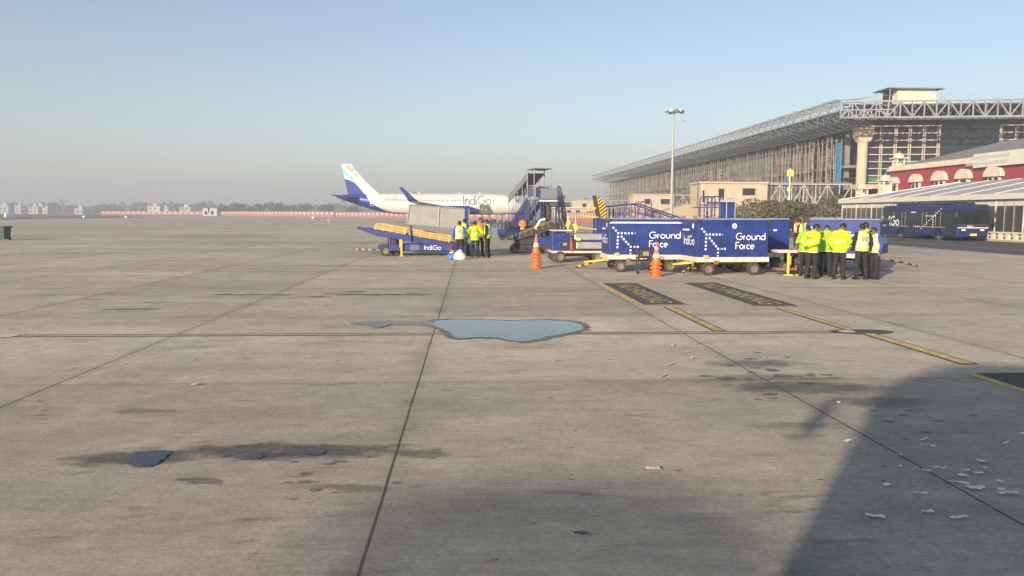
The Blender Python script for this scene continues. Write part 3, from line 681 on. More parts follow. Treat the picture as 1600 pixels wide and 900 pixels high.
# bay number sign
g = AT(1235, 262, 118); bs = thing('bay_sign', 'yellow square bay number sign on a pole above the bushes', 'sign', (g.x, 118, 0))
mb = MB(); mb.tube((0,0,0), (0,0,g.z-0.1), 0.09, n=10); mb.build('pole', WHITEP, bs)
mb = MB(); mb.bx(-0.5, 0.5, -0.08, 0.08, g.z-1.35, g.z-0.35); o = mb.build('panel', YELB, bs, bevel=0.02)
mb = MB(); textmesh(mb, '07', plane_T((-0.4, -0.084, g.z-1.12), (1,0,0), (0,0,1)), 0.72); mb.build('number', BLACKM, o)
mb = MB(); mb.bx(-0.38, 0.1, -0.08, 0.08, g.z-3.7, g.z-3.1); mb.build('small_panel', YELB, bs, bevel=0.02)

# ------------------------------------------------------------------ barricade panels along the far edge of the apron
BRED = mat('barricade_red', (0.32, 0.13, 0.115), 0.7, var=0.25, scale=0.8)
BWHT = mat('barricade_white', (0.42, 0.39, 0.37), 0.7, var=0.15, scale=0.8)
bar = None; nb = 0
def barricade(p, q, wd, h, group, labf):
    global bar, nb
    L = (q-p).length; n = max(1, round(L/wd)); d = (q-p)/n; rz = math.atan2(d.y, d.x)
    proto = thing('barricade_panel', labf(0), 'barricade', p, rz, group)
    mb = MB(); mb.bx(0.04, d.length-0.04, -0.05, 0.05, 0.05, h); mb.build('board', BRED, proto)
    mb = MB(); mb.bx(d.length*0.22, d.length*0.80, -0.09, -0.052, h*0.45, h*0.96); mb.build('white_panel', BWHT, proto)
    for i in range(1, n): dup(proto, p + d*i, rz, labf(i))
barricade(G(158, 335.6), G(322, 336.6), 5.2, 2.5, 'barricade panels along the far left boundary', lambda i: 'red barricade board with a white square in the far left row')
barricade(G(346, 337.2), G(522, 339.4), 4.6, 2.6, 'barricade panels left of the aircraft tail', lambda i: 'red and white barricade board in the row left of the aircraft tail')
barricade(G(524, 339.6), G(800, 344.0), 4.2, 2.3, 'barricade panels behind the aircraft', lambda i: 'red and white barricade board in the row behind the aircraft belly')
barricade(G(862, 347.0), G(948, 350), 1.6, 2.3, 'pale pink barricade panels right of the stairs', lambda i: 'narrow faded red and white barricade board right of the passenger stairs')
barricade(G(950, 350), G(1240, 358.0), 3.2, 1.75, 'barricade panels behind the blue carts', lambda i: 'low red and white barricade board behind the blue baggage carts')
barricade(G(1242, 358), G(1335, 362.0), 2.2, 1.7, 'barricade panels beside the marquee', lambda i: 'orange red and white barricade board between bushes and marquee')

# ------------------------------------------------------------------ far trees, houses
FOLF = mat('far_foliage', (0.055, 0.07, 0.035), 0.9, var=0.4, scale=0.15)
def leaf_mass(mb, c, r, n, s, rnd, flat=0.75):
    for _ in range(n):
        u = rnd.uniform(-1, 1); t = rnd.uniform(0, 2*math.pi); q = math.sqrt(1-u*u); rr = rnd.uniform(0.55, 1.0)**0.6
        p = Vector((c[0]+r[0]*q*math.cos(t)*rr, c[1]+r[1]*q*math.sin(t)*rr, c[2]+r[2]*u*rr))
        a = Vector((rnd.gauss(0,1), rnd.gauss(0,1), rnd.gauss(0,1)*flat)).normalized(); b = a.orthogonal().normalized(); 
        b = Matrix.Rotation(rnd.uniform(0, 6.28), 3, a) @ b; c2 = a.cross(b)
        k = s*rnd.uniform(0.6, 1.3)
        mb.add([p-b*k-c2*k*0.5, p+b*k-c2*k*0.4, p+b*k*0.8+c2*k*0.6, p-b*k*0.7+c2*k*0.5], [(0,1,2,3)])
rnd = random.Random(11); mb = MB()
X = -1050.0
while X < 420:
    Y = rnd.uniform(820, 1000); hh = rnd.uniform(6, 10) * (1.25 if -520 < X < -120 else 0.95); wd = rnd.uniform(7, 13)
    px_ = 735 + X/Y*FPX
    leaf_mass(mb, (X, Y, hh*0.5), (wd, 6, hh*0.55), 170, 1.6, rnd); X += wd*rnd.uniform(0.55, 1.2)
    if rnd.random() < 0.3: leaf_mass(mb, (X+2, Y, hh*0.85), (3.5, 3, hh*0.5), 60, 1.1, rnd)
o = mb.build('foliage', FOLF); o.name = 'distant_woodland'; o['kind'] = 'stuff'; o['label'] = 'hazy line of distant trees along the horizon'
# nearer dark trees beyond the barricades
BARK = mat('tree_bark', (0.10, 0.08, 0.06), 0.9, var=0.3, scale=3)
FOLN = mat('mid_foliage', (0.05, 0.062, 0.03), 0.85, var=0.4, scale=0.4)
def tree(name, lab, loc, h, wd, m, n=700, leaf=0.5, group=None, cz=0.6, seed=1, trunk=True, cat='tree', clumps=9):
    rnd = random.Random(seed); t = thing(name, lab, cat, loc, 0, group)
    mb = MB(); hz_ = h*0.45
    mb.tube((0,0,0), (0.1,0,hz_), h*0.03, h*0.02, n=8)
    for i in range(7):
        a = i*0.9+rnd.random(); mb.tube((0.1,0,hz_*rnd.uniform(0.3,0.95)), (wd*0.36*math.cos(a), wd*0.36*math.sin(a), h*rnd.uniform(0.55,0.85)), h*0.014, h*0.005, n=6)
    mb.build('trunk', BARK, t)
    mb = MB()
    for i in range(clumps):
        a = rnd.uniform(0, 6.28); rr = wd*0.5*math.sqrt(rnd.random())*0.75
        s = rnd.uniform(0.22, 0.36)
        leaf_mass(mb, (rr*math.cos(a), rr*math.sin(a)*0.8, h*(cz+rnd.uniform(-0.2, 0.18))), (wd*s*0.8, wd*s*0.8, h*s*0.75), n//clumps, leaf, rnd)
    o = mb.build('foliage', m, t); o.name = 'crown'
    return t
k = 0
for px, Y, h, wd in ((350,560,8,9),(372,560,9,12),(400,575,8.5,12),(430,570,9.5,14),(455,560,7.5,9),(478,565,8.5,9),(500,560,7,8),(512,560,9,8),(550,560,8,9),(610,570,9,16),(858,420,11,12),(866,420,13,13),(880,430,8,11),(705,560,8,10),(740,560,9,12),(775,560,8,12),(806,560,8.5,10)):
    k += 1; tree('distant_tree', ['rounded tree behind the barricades, faded by haze', 'spreading tree behind the barricades, faded by haze'][k%2] if px != 866 else 'tallest hazy tree, just right of the passenger stairs', GX(px, Y), h, wd, FOLN, 420, 0.9, 'hazy trees behind the barricades', seed=k)
# bushes in front of the nearest pier building
OLV = mat('olive_bush_leaves', (0.105, 0.098, 0.052), 0.85, var=0.35, scale=1.2)
OLV2 = mat('brown_bush_leaves', (0.17, 0.135, 0.085), 0.85, var=0.35, scale=1.2)
for i, (px, Y, h, wd, m, n, lab) in enumerate(((1168, 100, 3.9, 5.6, OLV2, 2600, 'brownish thin bush at the left end of the hedge row'), (1198, 101, 4.6, 6.0, OLV, 4200, 'olive bush second from left in front of the beige building'),
        (1228, 100, 4.5, 6.0, OLV, 4600, 'olive bush directly under the yellow bay sign'), (1258, 101, 4.3, 6.0, OLV, 4600, 'olive bush just right of the yellow bay sign'), (1285, 102, 4.0, 5.0, OLV2, 2600, 'sparse brownish bush left of the tall bush'), (1308, 103, 5.5, 5.4, OLV, 4800, 'tallest dark olive bush beside the marquee'))):
    tree('bush', lab, GX(px, Y), h, wd, m, n, 0.15, 'bushes in front of the pier building', cz=0.5, seed=40+i, cat='bush', clumps=16)
# far houses
HM = [mat('far_white_wall', (0.40, 0.40, 0.41), 0.8, var=0.05), mat('far_cream_wall', (0.55, 0.48, 0.38), 0.8, var=0.05), mat('far_grey_wall', (0.4, 0.4, 0.42), 0.8, var=0.05)]
def house(px, Y, wd, h, c, lab, x=None):
    wd *= 0.7; h *= 0.95; Y *= 1.25
    p = GX(px, Y); t = thing('house', lab, 'house', p, 0, 'distant houses')
    mb = MB(); mb.bx(-wd/2, wd/2, 0, 9, 0, h); mb.build('wall', HM[c], t)
    mb = MB(); mb.bx(-wd/2-0.5, wd/2+0.5, -0.5, 9.5, h, h+0.5); mb.bx(-wd/5, wd/6, 3, 7, h+0.5, h+2.8); mb.build('roof', HM[(c+2) % 3], t)
    for i in range(max(2, int(wd/4))):
        for z in (1.4, 4.6):
            if z + 1.6 < h: mb = MB(); x_ = -wd/2+1.6+i*3.8; mb.bx(x_, x_+1.5, -0.12, 0.05, z, z+1.5); mb.build('window', GLASSD, t)
house(6, 640, 14, 9, 0, 'pale flat roofed house at the far left edge of the photo')
house(29, 620, 9, 8, 0, 'small white house between hazy trees, second from left')
house(53, 620, 13, 7, 0, 'white two storey house in the far left cluster')
house(62, 660, 12, 8, 2, 'grey house partly behind the white two storey house')
house(71, 600, 7, 6, 0, 'smallest white house, right end of the far left cluster')
house(124, 520, 10, 4.5, 0, 'low white hut near the start of the barricade row')
house(241, 560, 15, 7.5, 1, 'beige block above the far left barricade row')
house(258, 590, 9, 6, 0, 'white hut just right of the beige block')
house(290, 600, 14, 7, 2, 'grey green house among distant trees, left of the white portable cabins')
for i, (px, w_, h, lab) in enumerate(((322.5, 3.3, 3.9, 'narrow white portable cabin, left one of two beyond the apron'), (332.5, 4.3, 3.9, 'wider white portable cabin, right one of two beyond the apron'))):
    g = GX(px, 385); t = thing('portable_cabin', lab, 'cabin', g)
    mb = MB(); mb.bx(-w_/2, w_/2, 0, 3, 0.2, h); mb.build('wall', HM[0], t); mb = MB(); mb.bx(-w_/2-0.1, w_/2+0.1, -0.1, 3.1, h, h+0.2); mb.build('roof', GREYM, t)
    mb = MB(); mb.bx(-0.7, 0.5, -0.05, 0.05, 0.9, 2.6); mb.build('window', GLASSD, t)
    mb = MB(); mb.bx(w_/2-0.9, w_/2-0.2, -0.05, 0.05, 0.25, 2.1); mb.build('door', BWHT, t)
    mb = MB(); mb.bx(-w_/2, -w_/2+0.3, 0.2, 2.8, 0, 0.2); mb.bx(w_/2-0.3, w_/2, 0.2, 2.8, 0, 0.2); mb.build('skid', BLACKM, t)
# long low buildings behind the pink fence
p = GX(885, 300); t = thing('low_building', 'long low pale building behind the pink barricades', 'building', p)
mb = MB(); mb.bx(-5, 8, 0, 8, 0, 4.2); mb.build('wall', CONC, t); mb = MB(); mb.bx(-6, 9, -0.8, 9, 4.2, 4.5); mb.build('roof', WHITEP, t)
for i in range(3): mb = MB(); mb.bx(-3.5+i*3.6, -1.8+i*3.6, -0.06, 0.05, 2.0, 3.4); mb.build('window', GLASSD, t)
p = GX(1075, 160); t = thing('storage_mound_tent', 'small tan pitched shelter beside the foot of the tall light mast', 'shelter', p)
TAN = mat('tan_canvas', (0.42, 0.34, 0.22), 0.8, var=0.15)
mb = MB(); mb.prism([(-5, 0.8), (-5, 2.6), (0, 4.2), (5, 2.6), (5, 0.8)], 0, 6); mb.build('canvas', TAN, t)
mb = MB()
for x_ in (-4.9, 4.9):
    for y_ in (0.2, 5.8): mb.tube((x_, y_, 0), (x_, y_, 1.0), 0.08)
mb.build('posts', GREYM, t)
# small boards and the green bin on the left
g = GX(13, 230); t = thing('runway_board', 'small dark blue board with a white end panel standing on the grass', 'sign', g)
mb = MB(); mb.bx(-0.5, 2.1, -0.1, 0.1, 0.5, 1.3); mb.build('panel', mat('board_blue', (0.06, 0.07, 0.16), 0.6), t, bevel=0.02)
mb = MB(); mb.bx(-0.95, -0.51, -0.12, 0.12, 0.4, 1.5); mb.build('end_panel', WHITEP, t); mb = MB()
for x_ in (-0.6, 1.7): mb.tube((x_, 0, 0), (x_, 0, 0.5), 0.05)
mb.build('legs', GREYM, t)
for px, Y, lab in ((131, 235, 'tiny white marker box on the grass verge'), (197, 240, 'small dark marker box with white face near the tip of the grass verge'), (514, 150, 'small orange marker standing alone on the apron left of the aircraft'), (489, 225, 'small white marker box in front of the barricades')):
    g = GX(px, Y); t = thing('apron_marker', lab, 'marker', g)
    mb = MB(); mb.bx(-0.3, 0.3, -0.2, 0.2, 0.35, 0.8); mb.build('box', ORNG if px == 514 else WHITEP, t, bevel=0.04); mb = MB(); mb.tube((0,0,0), (0,0,0.36), 0.08); mb.bx(-0.3, 0.3, -0.2, 0.2, 0, 0.06); mb.build('foot', GREYM, t)
g = G(2, 375.2); BG = mat('green_bin_plastic', (0.012, 0.075, 0.045), 0.5, var=0.2)
t = thing('wheeled_bin', 'dark green wheeled waste bin cut by the left edge of the photo', 'bin', g)
mb = MB(); mb.add([(-0.42,-0.36,0.08),(0.42,-0.36,0.08),(0.42,0.36,0.08),(-0.42,0.36,0.08),(-0.5,-0.44,0.92),(0.5,-0.44,0.92),(0.5,0.44,0.92),(-0.5,0.44,0.92)], [(0,3,2,1),(4,5,6,7),(0,1,5,4),(1,2,6,5),(2,3,7,6),(3,0,4,7)]); mb.build('body', BG, t, bevel=0.03)
mb = MB(); mb.bx(-0.56, 0.56, -0.5, 0.5, 0.92, 0.98); mb.build('rim', BLACKM, t, bevel=0.01)
for x_ in (-0.36, 0.36): mb = MB(); mb.lathe([(0,-0.04),(0.1,-0.04),(0.1,0.04),(0,0.04)], (x_, 0.4, 0.1), 'X'); mb.build('wheel', DARK, t)
mb = MB(); mb.tube((-0.3,-0.1,0.9), (0.32,0.1,1.62), 0.03); mb.build('broom_handle', mat('wood_handle', (0.3,0.24,0.16), 0.7), None).name = 'broom_handle'
bh = [o for o in COL.objects if o.name == 'broom_handle'][0]; bh.location = g; tag(bh, 'thin wooden broom handle sticking out of the green bin', 'broom')
mb = MB(); disc(mb, plane_T((-0.28, -0.425, 0.45), (1,0,0), (0,0.09,1)), 0, 0, 0.2); mb.build('pale_sticker', mat('pale_green', (0.4,0.5,0.35), 0.6), t)
# ------------------------------------------------------------------ wheels
def wheel(parent, c, r, wd, axis='Y', name='wheel'):
    prof = [(r*0.62, -wd/2), (r*0.93, -wd/2), (r, -wd*0.32), (r, wd*0.32), (r*0.93, wd/2), (r*0.62, wd/2)]
    mb = MB(); mb.lathe(prof, c, axis, n=20); o = mb.build(name, TYRE, parent, smooth=False)
    mb = MB(); mb.lathe([(0, -wd*0.3), (r*0.25, -wd*0.36), (r*0.3, -wd*0.2), (r*0.55, -wd*0.25), (r*0.64, -wd*0.45), (r*0.64, wd*0.45), (r*0.55, wd*0.25), (r*0.25, wd*0.36), (0, wd*0.3)], c, axis, n=20)
    mb.build('rim', RIM, o)
    return o
CART_DOTS = [(228,300),(253,328),(277,356),(313,356),(349,356),(384,357),(419,357),(450,357,.45),(275,394),(273,431),(272,467),(271,504),(312,394),(335,420),(358,447),(382,473),(406,499),(443,500),(478,500),(405,538),(404,575)]
def cart(lab, loc, rz, L=2.5, W=1.5, stripe=False, badge=False, plain=False):
    # local frame: origin on the ground under the front left corner, front face is y=0 looking to -y
    t = thing('baggage_cart', lab, 'baggage cart', loc, rz, 'blue covered baggage carts')
    zb, zt = 0.60, 1.82
    mb = MB(); mb.bx(0, L, 0, W, zb, zt); mb.build('box_body', BLUE, t, bevel=0.035, seg=3)
    mb = MB(); mb.bx(0.02, L-0.02, 0.03, W-0.03, zt-0.01, zt+0.045); mb.build('roof', mat('cart_roof_grey', (0.20, 0.24, 0.33), 0.6, var=0.2), t, bevel=0.02)
    for x in (0.0, L):
        for y in (0.0, W): mb = MB(); mb.box((x, y, zt-0.04), (0.16, 0.12, 0.10)); mb.build('corner_cap', BLACKM, t, bevel=0.02)
    mb = MB(); mb.bx(-0.03, L+0.03, -0.03, 0.05, 0.44, 0.605); mb.bx(-0.03, L+0.03, W-0.05, W+0.03, 0.44, 0.605); mb.bx(-0.03, 0.05, 0.05, W-0.05, 0.44, 0.605); mb.bx(L-0.05, L+0.03, 0.05, W-0.05, 0.44, 0.605)
    mb.bx(0.05, L-0.05, 0.05, W-0.05, 0.5, 0.58); mb.build('frame', DIRTYW, t, bevel=0.01)
    mb = MB(); mb.box((L*0.26, -0.04, 0.43), (0.16, 0.08, 0.12)); mb.bx(0.1, L-0.1, W*0.35, W*0.65, 0.34, 0.44); mb.bx(0.3, 0.5, 0.1, W-0.1, 0.3, 0.44); mb.bx(L-0.6, L-0.4, 0.1, W-0.1, 0.3, 0.44); mb.build('axle_beams', RUST, t, bevel=0.01)
    mb = MB()
    for k in range(1, 3): mb.bx(L*k/3-0.012, L*k/3+0.012, -0.008, 0, zb+0.04, zt-0.05)
    mb.bx(0.03, L-0.03, -0.006, 0, zb+0.01, zb+0.035); mb.build('panel_seams', BLUE2, t)
    if stripe: mb = MB(); mb.bx(0.02, L-0.02, -0.012, -0.002, zt-0.14, zt-0.085); mb.build('white_stripe', WHITEP, t)
    r = 0.21
    for (x, y) in ((0.42, 0.12), (0.42, W-0.12), (L-0.45, 0.12), (L-0.45, W-0.12)): wheel(t, (x, y, r), r, 0.15)
    mb = MB()
    for x in (L*0.333, L*0.667): mb.bx(x-0.05, x-0.02, -0.03, -0.008, 1.0, 1.16); mb.bx(x+0.02, x+0.10, -0.02, -0.008, 0.66, 0.70)
    mb.build('latches', BLACKM, t)
    # drawbar
    mb = MB(); mb.tube((0.1, W/2-0.25, 0.40), (-0.55, W/2, 0.32), 0.035); mb.tube((0.1, W/2+0.25, 0.40), (-0.55, W/2, 0.32), 0.035); mb.tube((-0.55, W/2, 0.32), (-0.75, W/2, 0.30), 0.04)
    mb.build('drawbar', YELL, t)
    mb = MB(); mb.box((0.28, -0.05, 0.62), (0.17, 0.06, 0.10)); mb.build('yellow_latch', YELL, t, bevel=0.015)
    # marks: dot arrow and words on the front, name on the ends
    T = plane_T((0, -0.004, 0), (1,0,0), (0,0,1)); sx = L/765; sz = (zt-zb)/375
    mb = MB()
    for d in CART_DOTS:
        disc(mb, T, (d[0]-185)*sx, zt-(d[1]-210)*sz, 0.036*(d[2] if len(d) > 2 else 1))
    if plain: mb = MB(); mb.bx(L-0.62, L-0.5, -0.006, -0.001, zt-0.42, zt-0.36); mb.build('small_mark', LETW, t)
    else: mb.build('dot_arrow', LETW, t)
    mb = MB(); S = 0.225
    if not plain: letters(mb, 'Ground', plane_T(((592-185)*sx, -0.005, zt-(410-210)*sz), (1,0,0), (0,0,1)), S, 0.12, sx=1.17*sx/ (2.5/765))
    if not plain:
        letters(mb, 'Force', plane_T(((592-185)*sx, -0.005, zt-(502-210)*sz), (1,0,0), (0,0,1)), S, 0.12, sx=1.0)
        mb.build('lettering', LETW, t)
    mb = MB(); letters(mb, 'IndiGo', plane_T((-0.005, W-0.28, zt-0.83), (0,-1,0), (0,0,1)), 0.30, 0.11, sx=0.93)
    letters(mb, 'IndiGo', plane_T((L+0.005, 0.28, zt-0.83), (0,1,0), (0,0,1)), 0.30, 0.11, sx=0.93)
    disc(mb, plane_T((-0.005, 0.42, zt-0.2), (0,-1,0), (0,0,1)), 0, 0, 0.085); mb.bx(-0.006, -0.001, 0.75, 1.35, zt-0.36, zt-0.31)
    mb.bx(L+0.001, L+0.006, 0.3, 0.9, zt-0.22, zt-0.16)
    mb.build('lettering', LETW, t)
    if badge:
        mb = MB(); disc(mb, plane_T(((575-185)*sx, -0.012, zt-(270-210)*sz), (1,0,0), (0,0,1)), 0, 0, 0.085, 20); b = mb.build('round_badge', WHITEP, t)
        mb = MB(); disc(mb, plane_T(((575-185)*sx, -0.014, zt-(270-210)*sz), (1,0,0), (0,0,1)), 0, 0, 0.04, 16); mb.build('badge_centre', GREYM, b)
    return t
def XY(px, Y): p = GX(px, Y); return (p.x, Y, 0)
cartA = cart('blue baggage cart with a thin white stripe near its roof, leftmost of the carts', XY(952, 25.9), 0.0, L=2.62, stripe=True)
cartB = cart('blue baggage cart with a round white badge, nearest and centre of the carts', XY(1091, 24.4), R(5), L=2.45, badge=True)
cartC = cart('blue baggage cart mostly hidden behind the cart with the round badge', XY(1128, 27.3), R(0), L=2.55, plain=True)
cD = XY(1262, 27.7)
cartD = cart('blue baggage cart turned at an angle behind the group of workers in yellow', cD, R(-40), L=2.5)
# striped tow bars lying out from the carts
def towbar(p, q, lab, n=7, r=0.03):
    p = Vector(p); q = Vector(q); t = thing('tow_bar', lab, 'tow bar', (p.x, p.y, 0))
    o = Vector((p.x, p.y, 0))
    for i, m in enumerate((YELL, BLACKM)):
        mb = MB()
        for k in range(n):
            if k % 2 == i: mb.tube(p-o+(q-p)*k/n, p-o+(q-p)*(k+1)/n, r)
        mb.build('yellow_section' if i == 0 else 'black_section', m, t)
    mb = MB(); mb.lathe([(0.05,-0.02),(0.09,-0.02),(0.09,0.02),(0.05,0.02)], tuple(p-o), 'Z', n=12); mb.build('eye', BLACKM, t)
    return t
a = G(903, 418.5); towbar((a.x, a.y, 0.05), (cartA.location.x-0.05, cartA.location.y+0.5, 0.42), 'yellow and black striped tow bar at the left end of the striped cart', r=0.035)
a = G(1430, 417); e = cartD.matrix_basis @ Vector((2.5, 0.9, 0)); towbar((a.x, a.y, 0.06), (e.x, e.y, 0.42), 'yellow and black tow bar sticking out right from behind the workers', r=0.035)
a = XY(1068, 24.2); towbar((a[0], 24.2, 0.12), (a[0]+0.75, 25.0, 0.42), 'short yellow tow bar under the left end of the badge cart')

# ------------------------------------------------------------------ cones: each cone of a stack is a cone
def cone(lab, loc, bands, group, s=1.0):
    t = thing('traffic_cone', lab, 'traffic cone', loc, random.uniform(0, 1.5), group)
    H = 0.75*s
    prof = [(0.155,0.03),(0.145,0.06),(0.02,H-0.01),(0.0,H)]
    mb = MB(); mb.lathe([(0.0,0.025)]+prof, n=24); mb.build('cone_body', ORNG, t, smooth=False)
    mb = MB(); mb.lathe([(0,0),(0.19,0),(0.205,0.015),(0.205,0.03),(0.18,0.055),(0.14,0.06),(0,0.06)], n=20); mb.build('base', ORNG, t)
    def rad(z): return 0.145+(0.02-0.145)*(z-0.06)/(H-0.07)
    for (z0, z1) in bands:
        mb = MB(); mb.lathe([(rad(z0)+0.004, z0), (rad(z1)+0.004, z1)], n=24); mb.build('white_band', REFW, t)
    return t
NM = ['bottom', 'second from bottom', 'middle', 'second from top', 'topmost']
g = G(838, 419.5)
for i in range(5): cone('%s orange traffic cone of the left stack, by the belt loader' % NM[i], (g.x+random.uniform(-.01,.01), g.y, i*0.128), ((0.30, 0.42),), 'cones of the left stack')
g = G(1025, 432)
for i in range(4): cone('%s orange traffic cone of the right stack, before the baggage carts' % ['bottom','second from bottom','second from top','topmost'][i], (g.x+random.uniform(-.01,.01), g.y, i*0.125), ((0.24, 0.36), (0.50, 0.57)), 'cones of the right stack')

# black folding stand in front of cart A
g = G(1007, 428); t = thing('folding_stand', 'black folding trolley stand with a crate on top, beside the right cone stack', 'folding stand', g)
mb = MB()
for y in (-0.15, 0.15):
    mb.tube((-0.26,y,0.06), (-0.26,y,0.86), 0.018); mb.tube((0.2,y,0.06), (0.2,y,0.86), 0.018); mb.tube((-0.26,y,0.1), (0.2,y,0.55), 0.014); mb.tube((-0.26,y,0.55), (0.2,y,0.1), 0.014)
for z in (0.55, 0.85): mb.tube((-0.26,-0.15,z), (0.2,-0.15,z), 0.015); mb.tube((-0.26,0.15,z), (0.2,0.15,z), 0.015)
mb.build('frame', BLACKM, t)
for x in (-0.26, 0.2): mb = MB(); mb.lathe([(0,-0.02),(0.055,-0.02),(0.055,0.02),(0,0.02)], (x, -0.15, 0.055), 'Y', n=12); mb.build('caster', DARK, t)
mb = MB(); mb.bx(-0.2, 0.16, -0.14, 0.14, 0.565, 0.83); o = mb.build('crate', BLACKM, t, bevel=0.02); mb = MB(); mb.bx(-0.1, 0.1, -0.146, -0.141, 0.62, 0.76); mb.build('pale_mesh_panel', mat('mesh_panel', (0.25,0.24,0.2), 0.7), o)

# ------------------------------------------------------------------ belt loader with silver canopy (left)
def beltframe(px0, px1, D):
    return XY(px0, D)
D1 = 35.8
o1 = XY(586, D1)
bl = thing('belt_loader', 'blue belt loader with yellow side rails and a silver canopy, left of the workers', 'belt loader', o1)
k = D1/FPX      # metres per photo pixel at that distance
def lp(px, py): v = AT(px, py, D1); return (v.x-o1[0], v.z)
mb = MB(); x0, z1 = lp(608, 381.5); x1, z0 = lp(742, 392.5)
mb.bx(x0, x1, -0.05, 1.5, z0, z1); mb.bx(x0-0.55, x0, 0.05, 1.4, z0+0.1, z1-0.05); mb.build('chassis', BLUE2, bl, bevel=0.03)
mb = MB(); letters(mb, 'IndiGo', plane_T((lp(660,0)[0], -0.056, z0+0.07), (1,0,0), (0,0,1)), 0.21, 0.11, sx=1.1); mb.build('lettering', LETW, bl)
mb = MB()
for i in range(5): mb.bx(lp(637,0)[0], lp(652,0)[0], -0.056, -0.051, z0+0.06+i*0.055, z0+0.075+i*0.055)
mb.build('notice_lines', mat('faded_notice', (0.3,0.33,0.45), 0.6), bl)
for px in (597, 613): wheel(bl, (lp(px,0)[0], 0.05 if px == 597 else 0.35, 0.24), 0.24, 0.2)
for px in (735,): wheel(bl, (lp(px,0)[0], 0.1, 0.24), 0.24, 0.2); wheel(bl, (lp(px,0)[0], 1.4, 0.24), 0.24, 0.2)
wheel(bl, (lp(597,0)[0], 1.4, 0.24), 0.24, 0.2)
# boom
xa, za = lp(558, 357.5); xb, zb = lp(728, 387); 
mb = MB(); L = math.hypot(xb-xa, zb-za); ang = math.atan2(zb-za, xb-xa)
def onb(s, h):    # along and above the boom
    return (xa + math.cos(ang)*s - math.sin(ang)*h, za + math.sin(ang)*s + math.cos(ang)*h)
mb.prism([onb(0.15,-0.02), onb(0.9,-0.17), onb(L,-0.17), onb(L,0.13), onb(0.7,0.13), onb(0,0.06)], 0.0, 0.06)
mb.prism([onb(0.15,-0.02), onb(0.9,-0.17), onb(L,-0.17), onb(L,0.13), onb(0.7,0.13), onb(0,0.06)], 0.94, 1.0)
mb.prism([onb(0.9,-0.14), onb(L,-0.14), onb(L,-0.05), onb(0.7,-0.05)], 0.06, 0.94); mb.build('boom', BLUE2, bl, bevel=0.012)
mb = MB(); mb.prism([onb(0.08,0.06), onb(L,0.10), onb(L,0.06), onb(0.1,0.0)], 0.07, 0.93); mb.build('conveyor_belt', DARK, bl)
mb = MB(); mb.tube((xa, -0.05, za+0.02), (xa, 1.05, za+0.02), 0.06); mb.build('end_roller', RUST, bl)
def rail(s0, s1, y, name='side_rail'):
    mb = MB(); h0, h1 = 0.16, 0.40; P = [onb(s0,h0), onb(s0+0.12,h1), onb(s1,h1), onb(s1,h0)]
    mb.path([(p[0], y, p[1]) for p in P+[P[0]]], 0.026); q0, q1 = onb(s0+0.05,0.28), onb(s1,0.28); mb.tube((q0[0],y,q0[1]), (q1[0],y,q1[1]), 0.02)
    pn = MB(); pn.prism([onb(s0+0.1,0.2), onb(s0+0.15,0.36), onb(s1-0.04,0.36), onb(s1-0.04,0.2)], y-0.008, y+0.008)
    for i in range(5):
        s = s0+0.1+(s1-s0-0.15)*i/4; a, b = onb(s,0.1), onb(s,h1); mb.tube((a[0],y,a[1]), (b[0],y,b[1]), 0.022)
    ro = mb.build(name, mat('ochre_rail', (0.60,0.42,0.12), 0.55, var=0.2, scale=3), bl); pn.build('rail_panel', mat('tan_rail_panel', (0.36,0.25,0.11), 0.7, var=0.25, scale=3), ro)
rail(0.75, 2.25, -0.02); rail(2.4, 4.35, -0.02); rail(0.75, 4.35, 1.02)
# lift arms, jack, seat
mb = MB(); p0 = lp(655,375); p1 = lp(676,384); mb.tube((p0[0],0.2,p0[1]), (p1[0],0.2,p1[1]), 0.05); mb.tube((p0[0],0.8,p0[1]), (p1[0],0.8,p1[1]), 0.05)
p0 = lp(606,370); p1 = lp(606,383); mb.tube((p0[0],0.1,p0[1]), (p0[0],0.1,p1[1]-0.1), 0.03); p2 = lp(612,0); mb.tube((p2[0]+0.1,0.9,p0[1]), (p2[0]+0.1,0.9,p1[1]-0.1), 0.03)
p3 = lp(690,382); mb.bx(p3[0]-0.3, p3[0]+0.6, 0.1, 0.9, p3[1]-0.06, p3[1]+0.02); mb.build('lift_arms', BLACKM, bl)
mb = MB(); a, b = lp(608,371), lp(616,382); mb.bx(a[0], b[0]+0.1, 0.2, 0.7, b[1]-0.02, a[1]); mb.build('operator_seat', BLACKM, bl, bevel=0.04)
mb = MB(); a, b = lp(628,374), lp(628,398.3); mb.tube((a[0],-0.14,0.02), (a[0],-0.14,a[1]), 0.055, n=10); mb.tube((a[0]-0.08,-0.14,0.4), (a[0]-0.08,-0.14,a[1]), 0.025); mb.bx(a[0]-0.1, a[0]+0.1, -0.24, -0.06, 0.0, 0.03); mb.build('stabiliser_jack', YELL, bl)
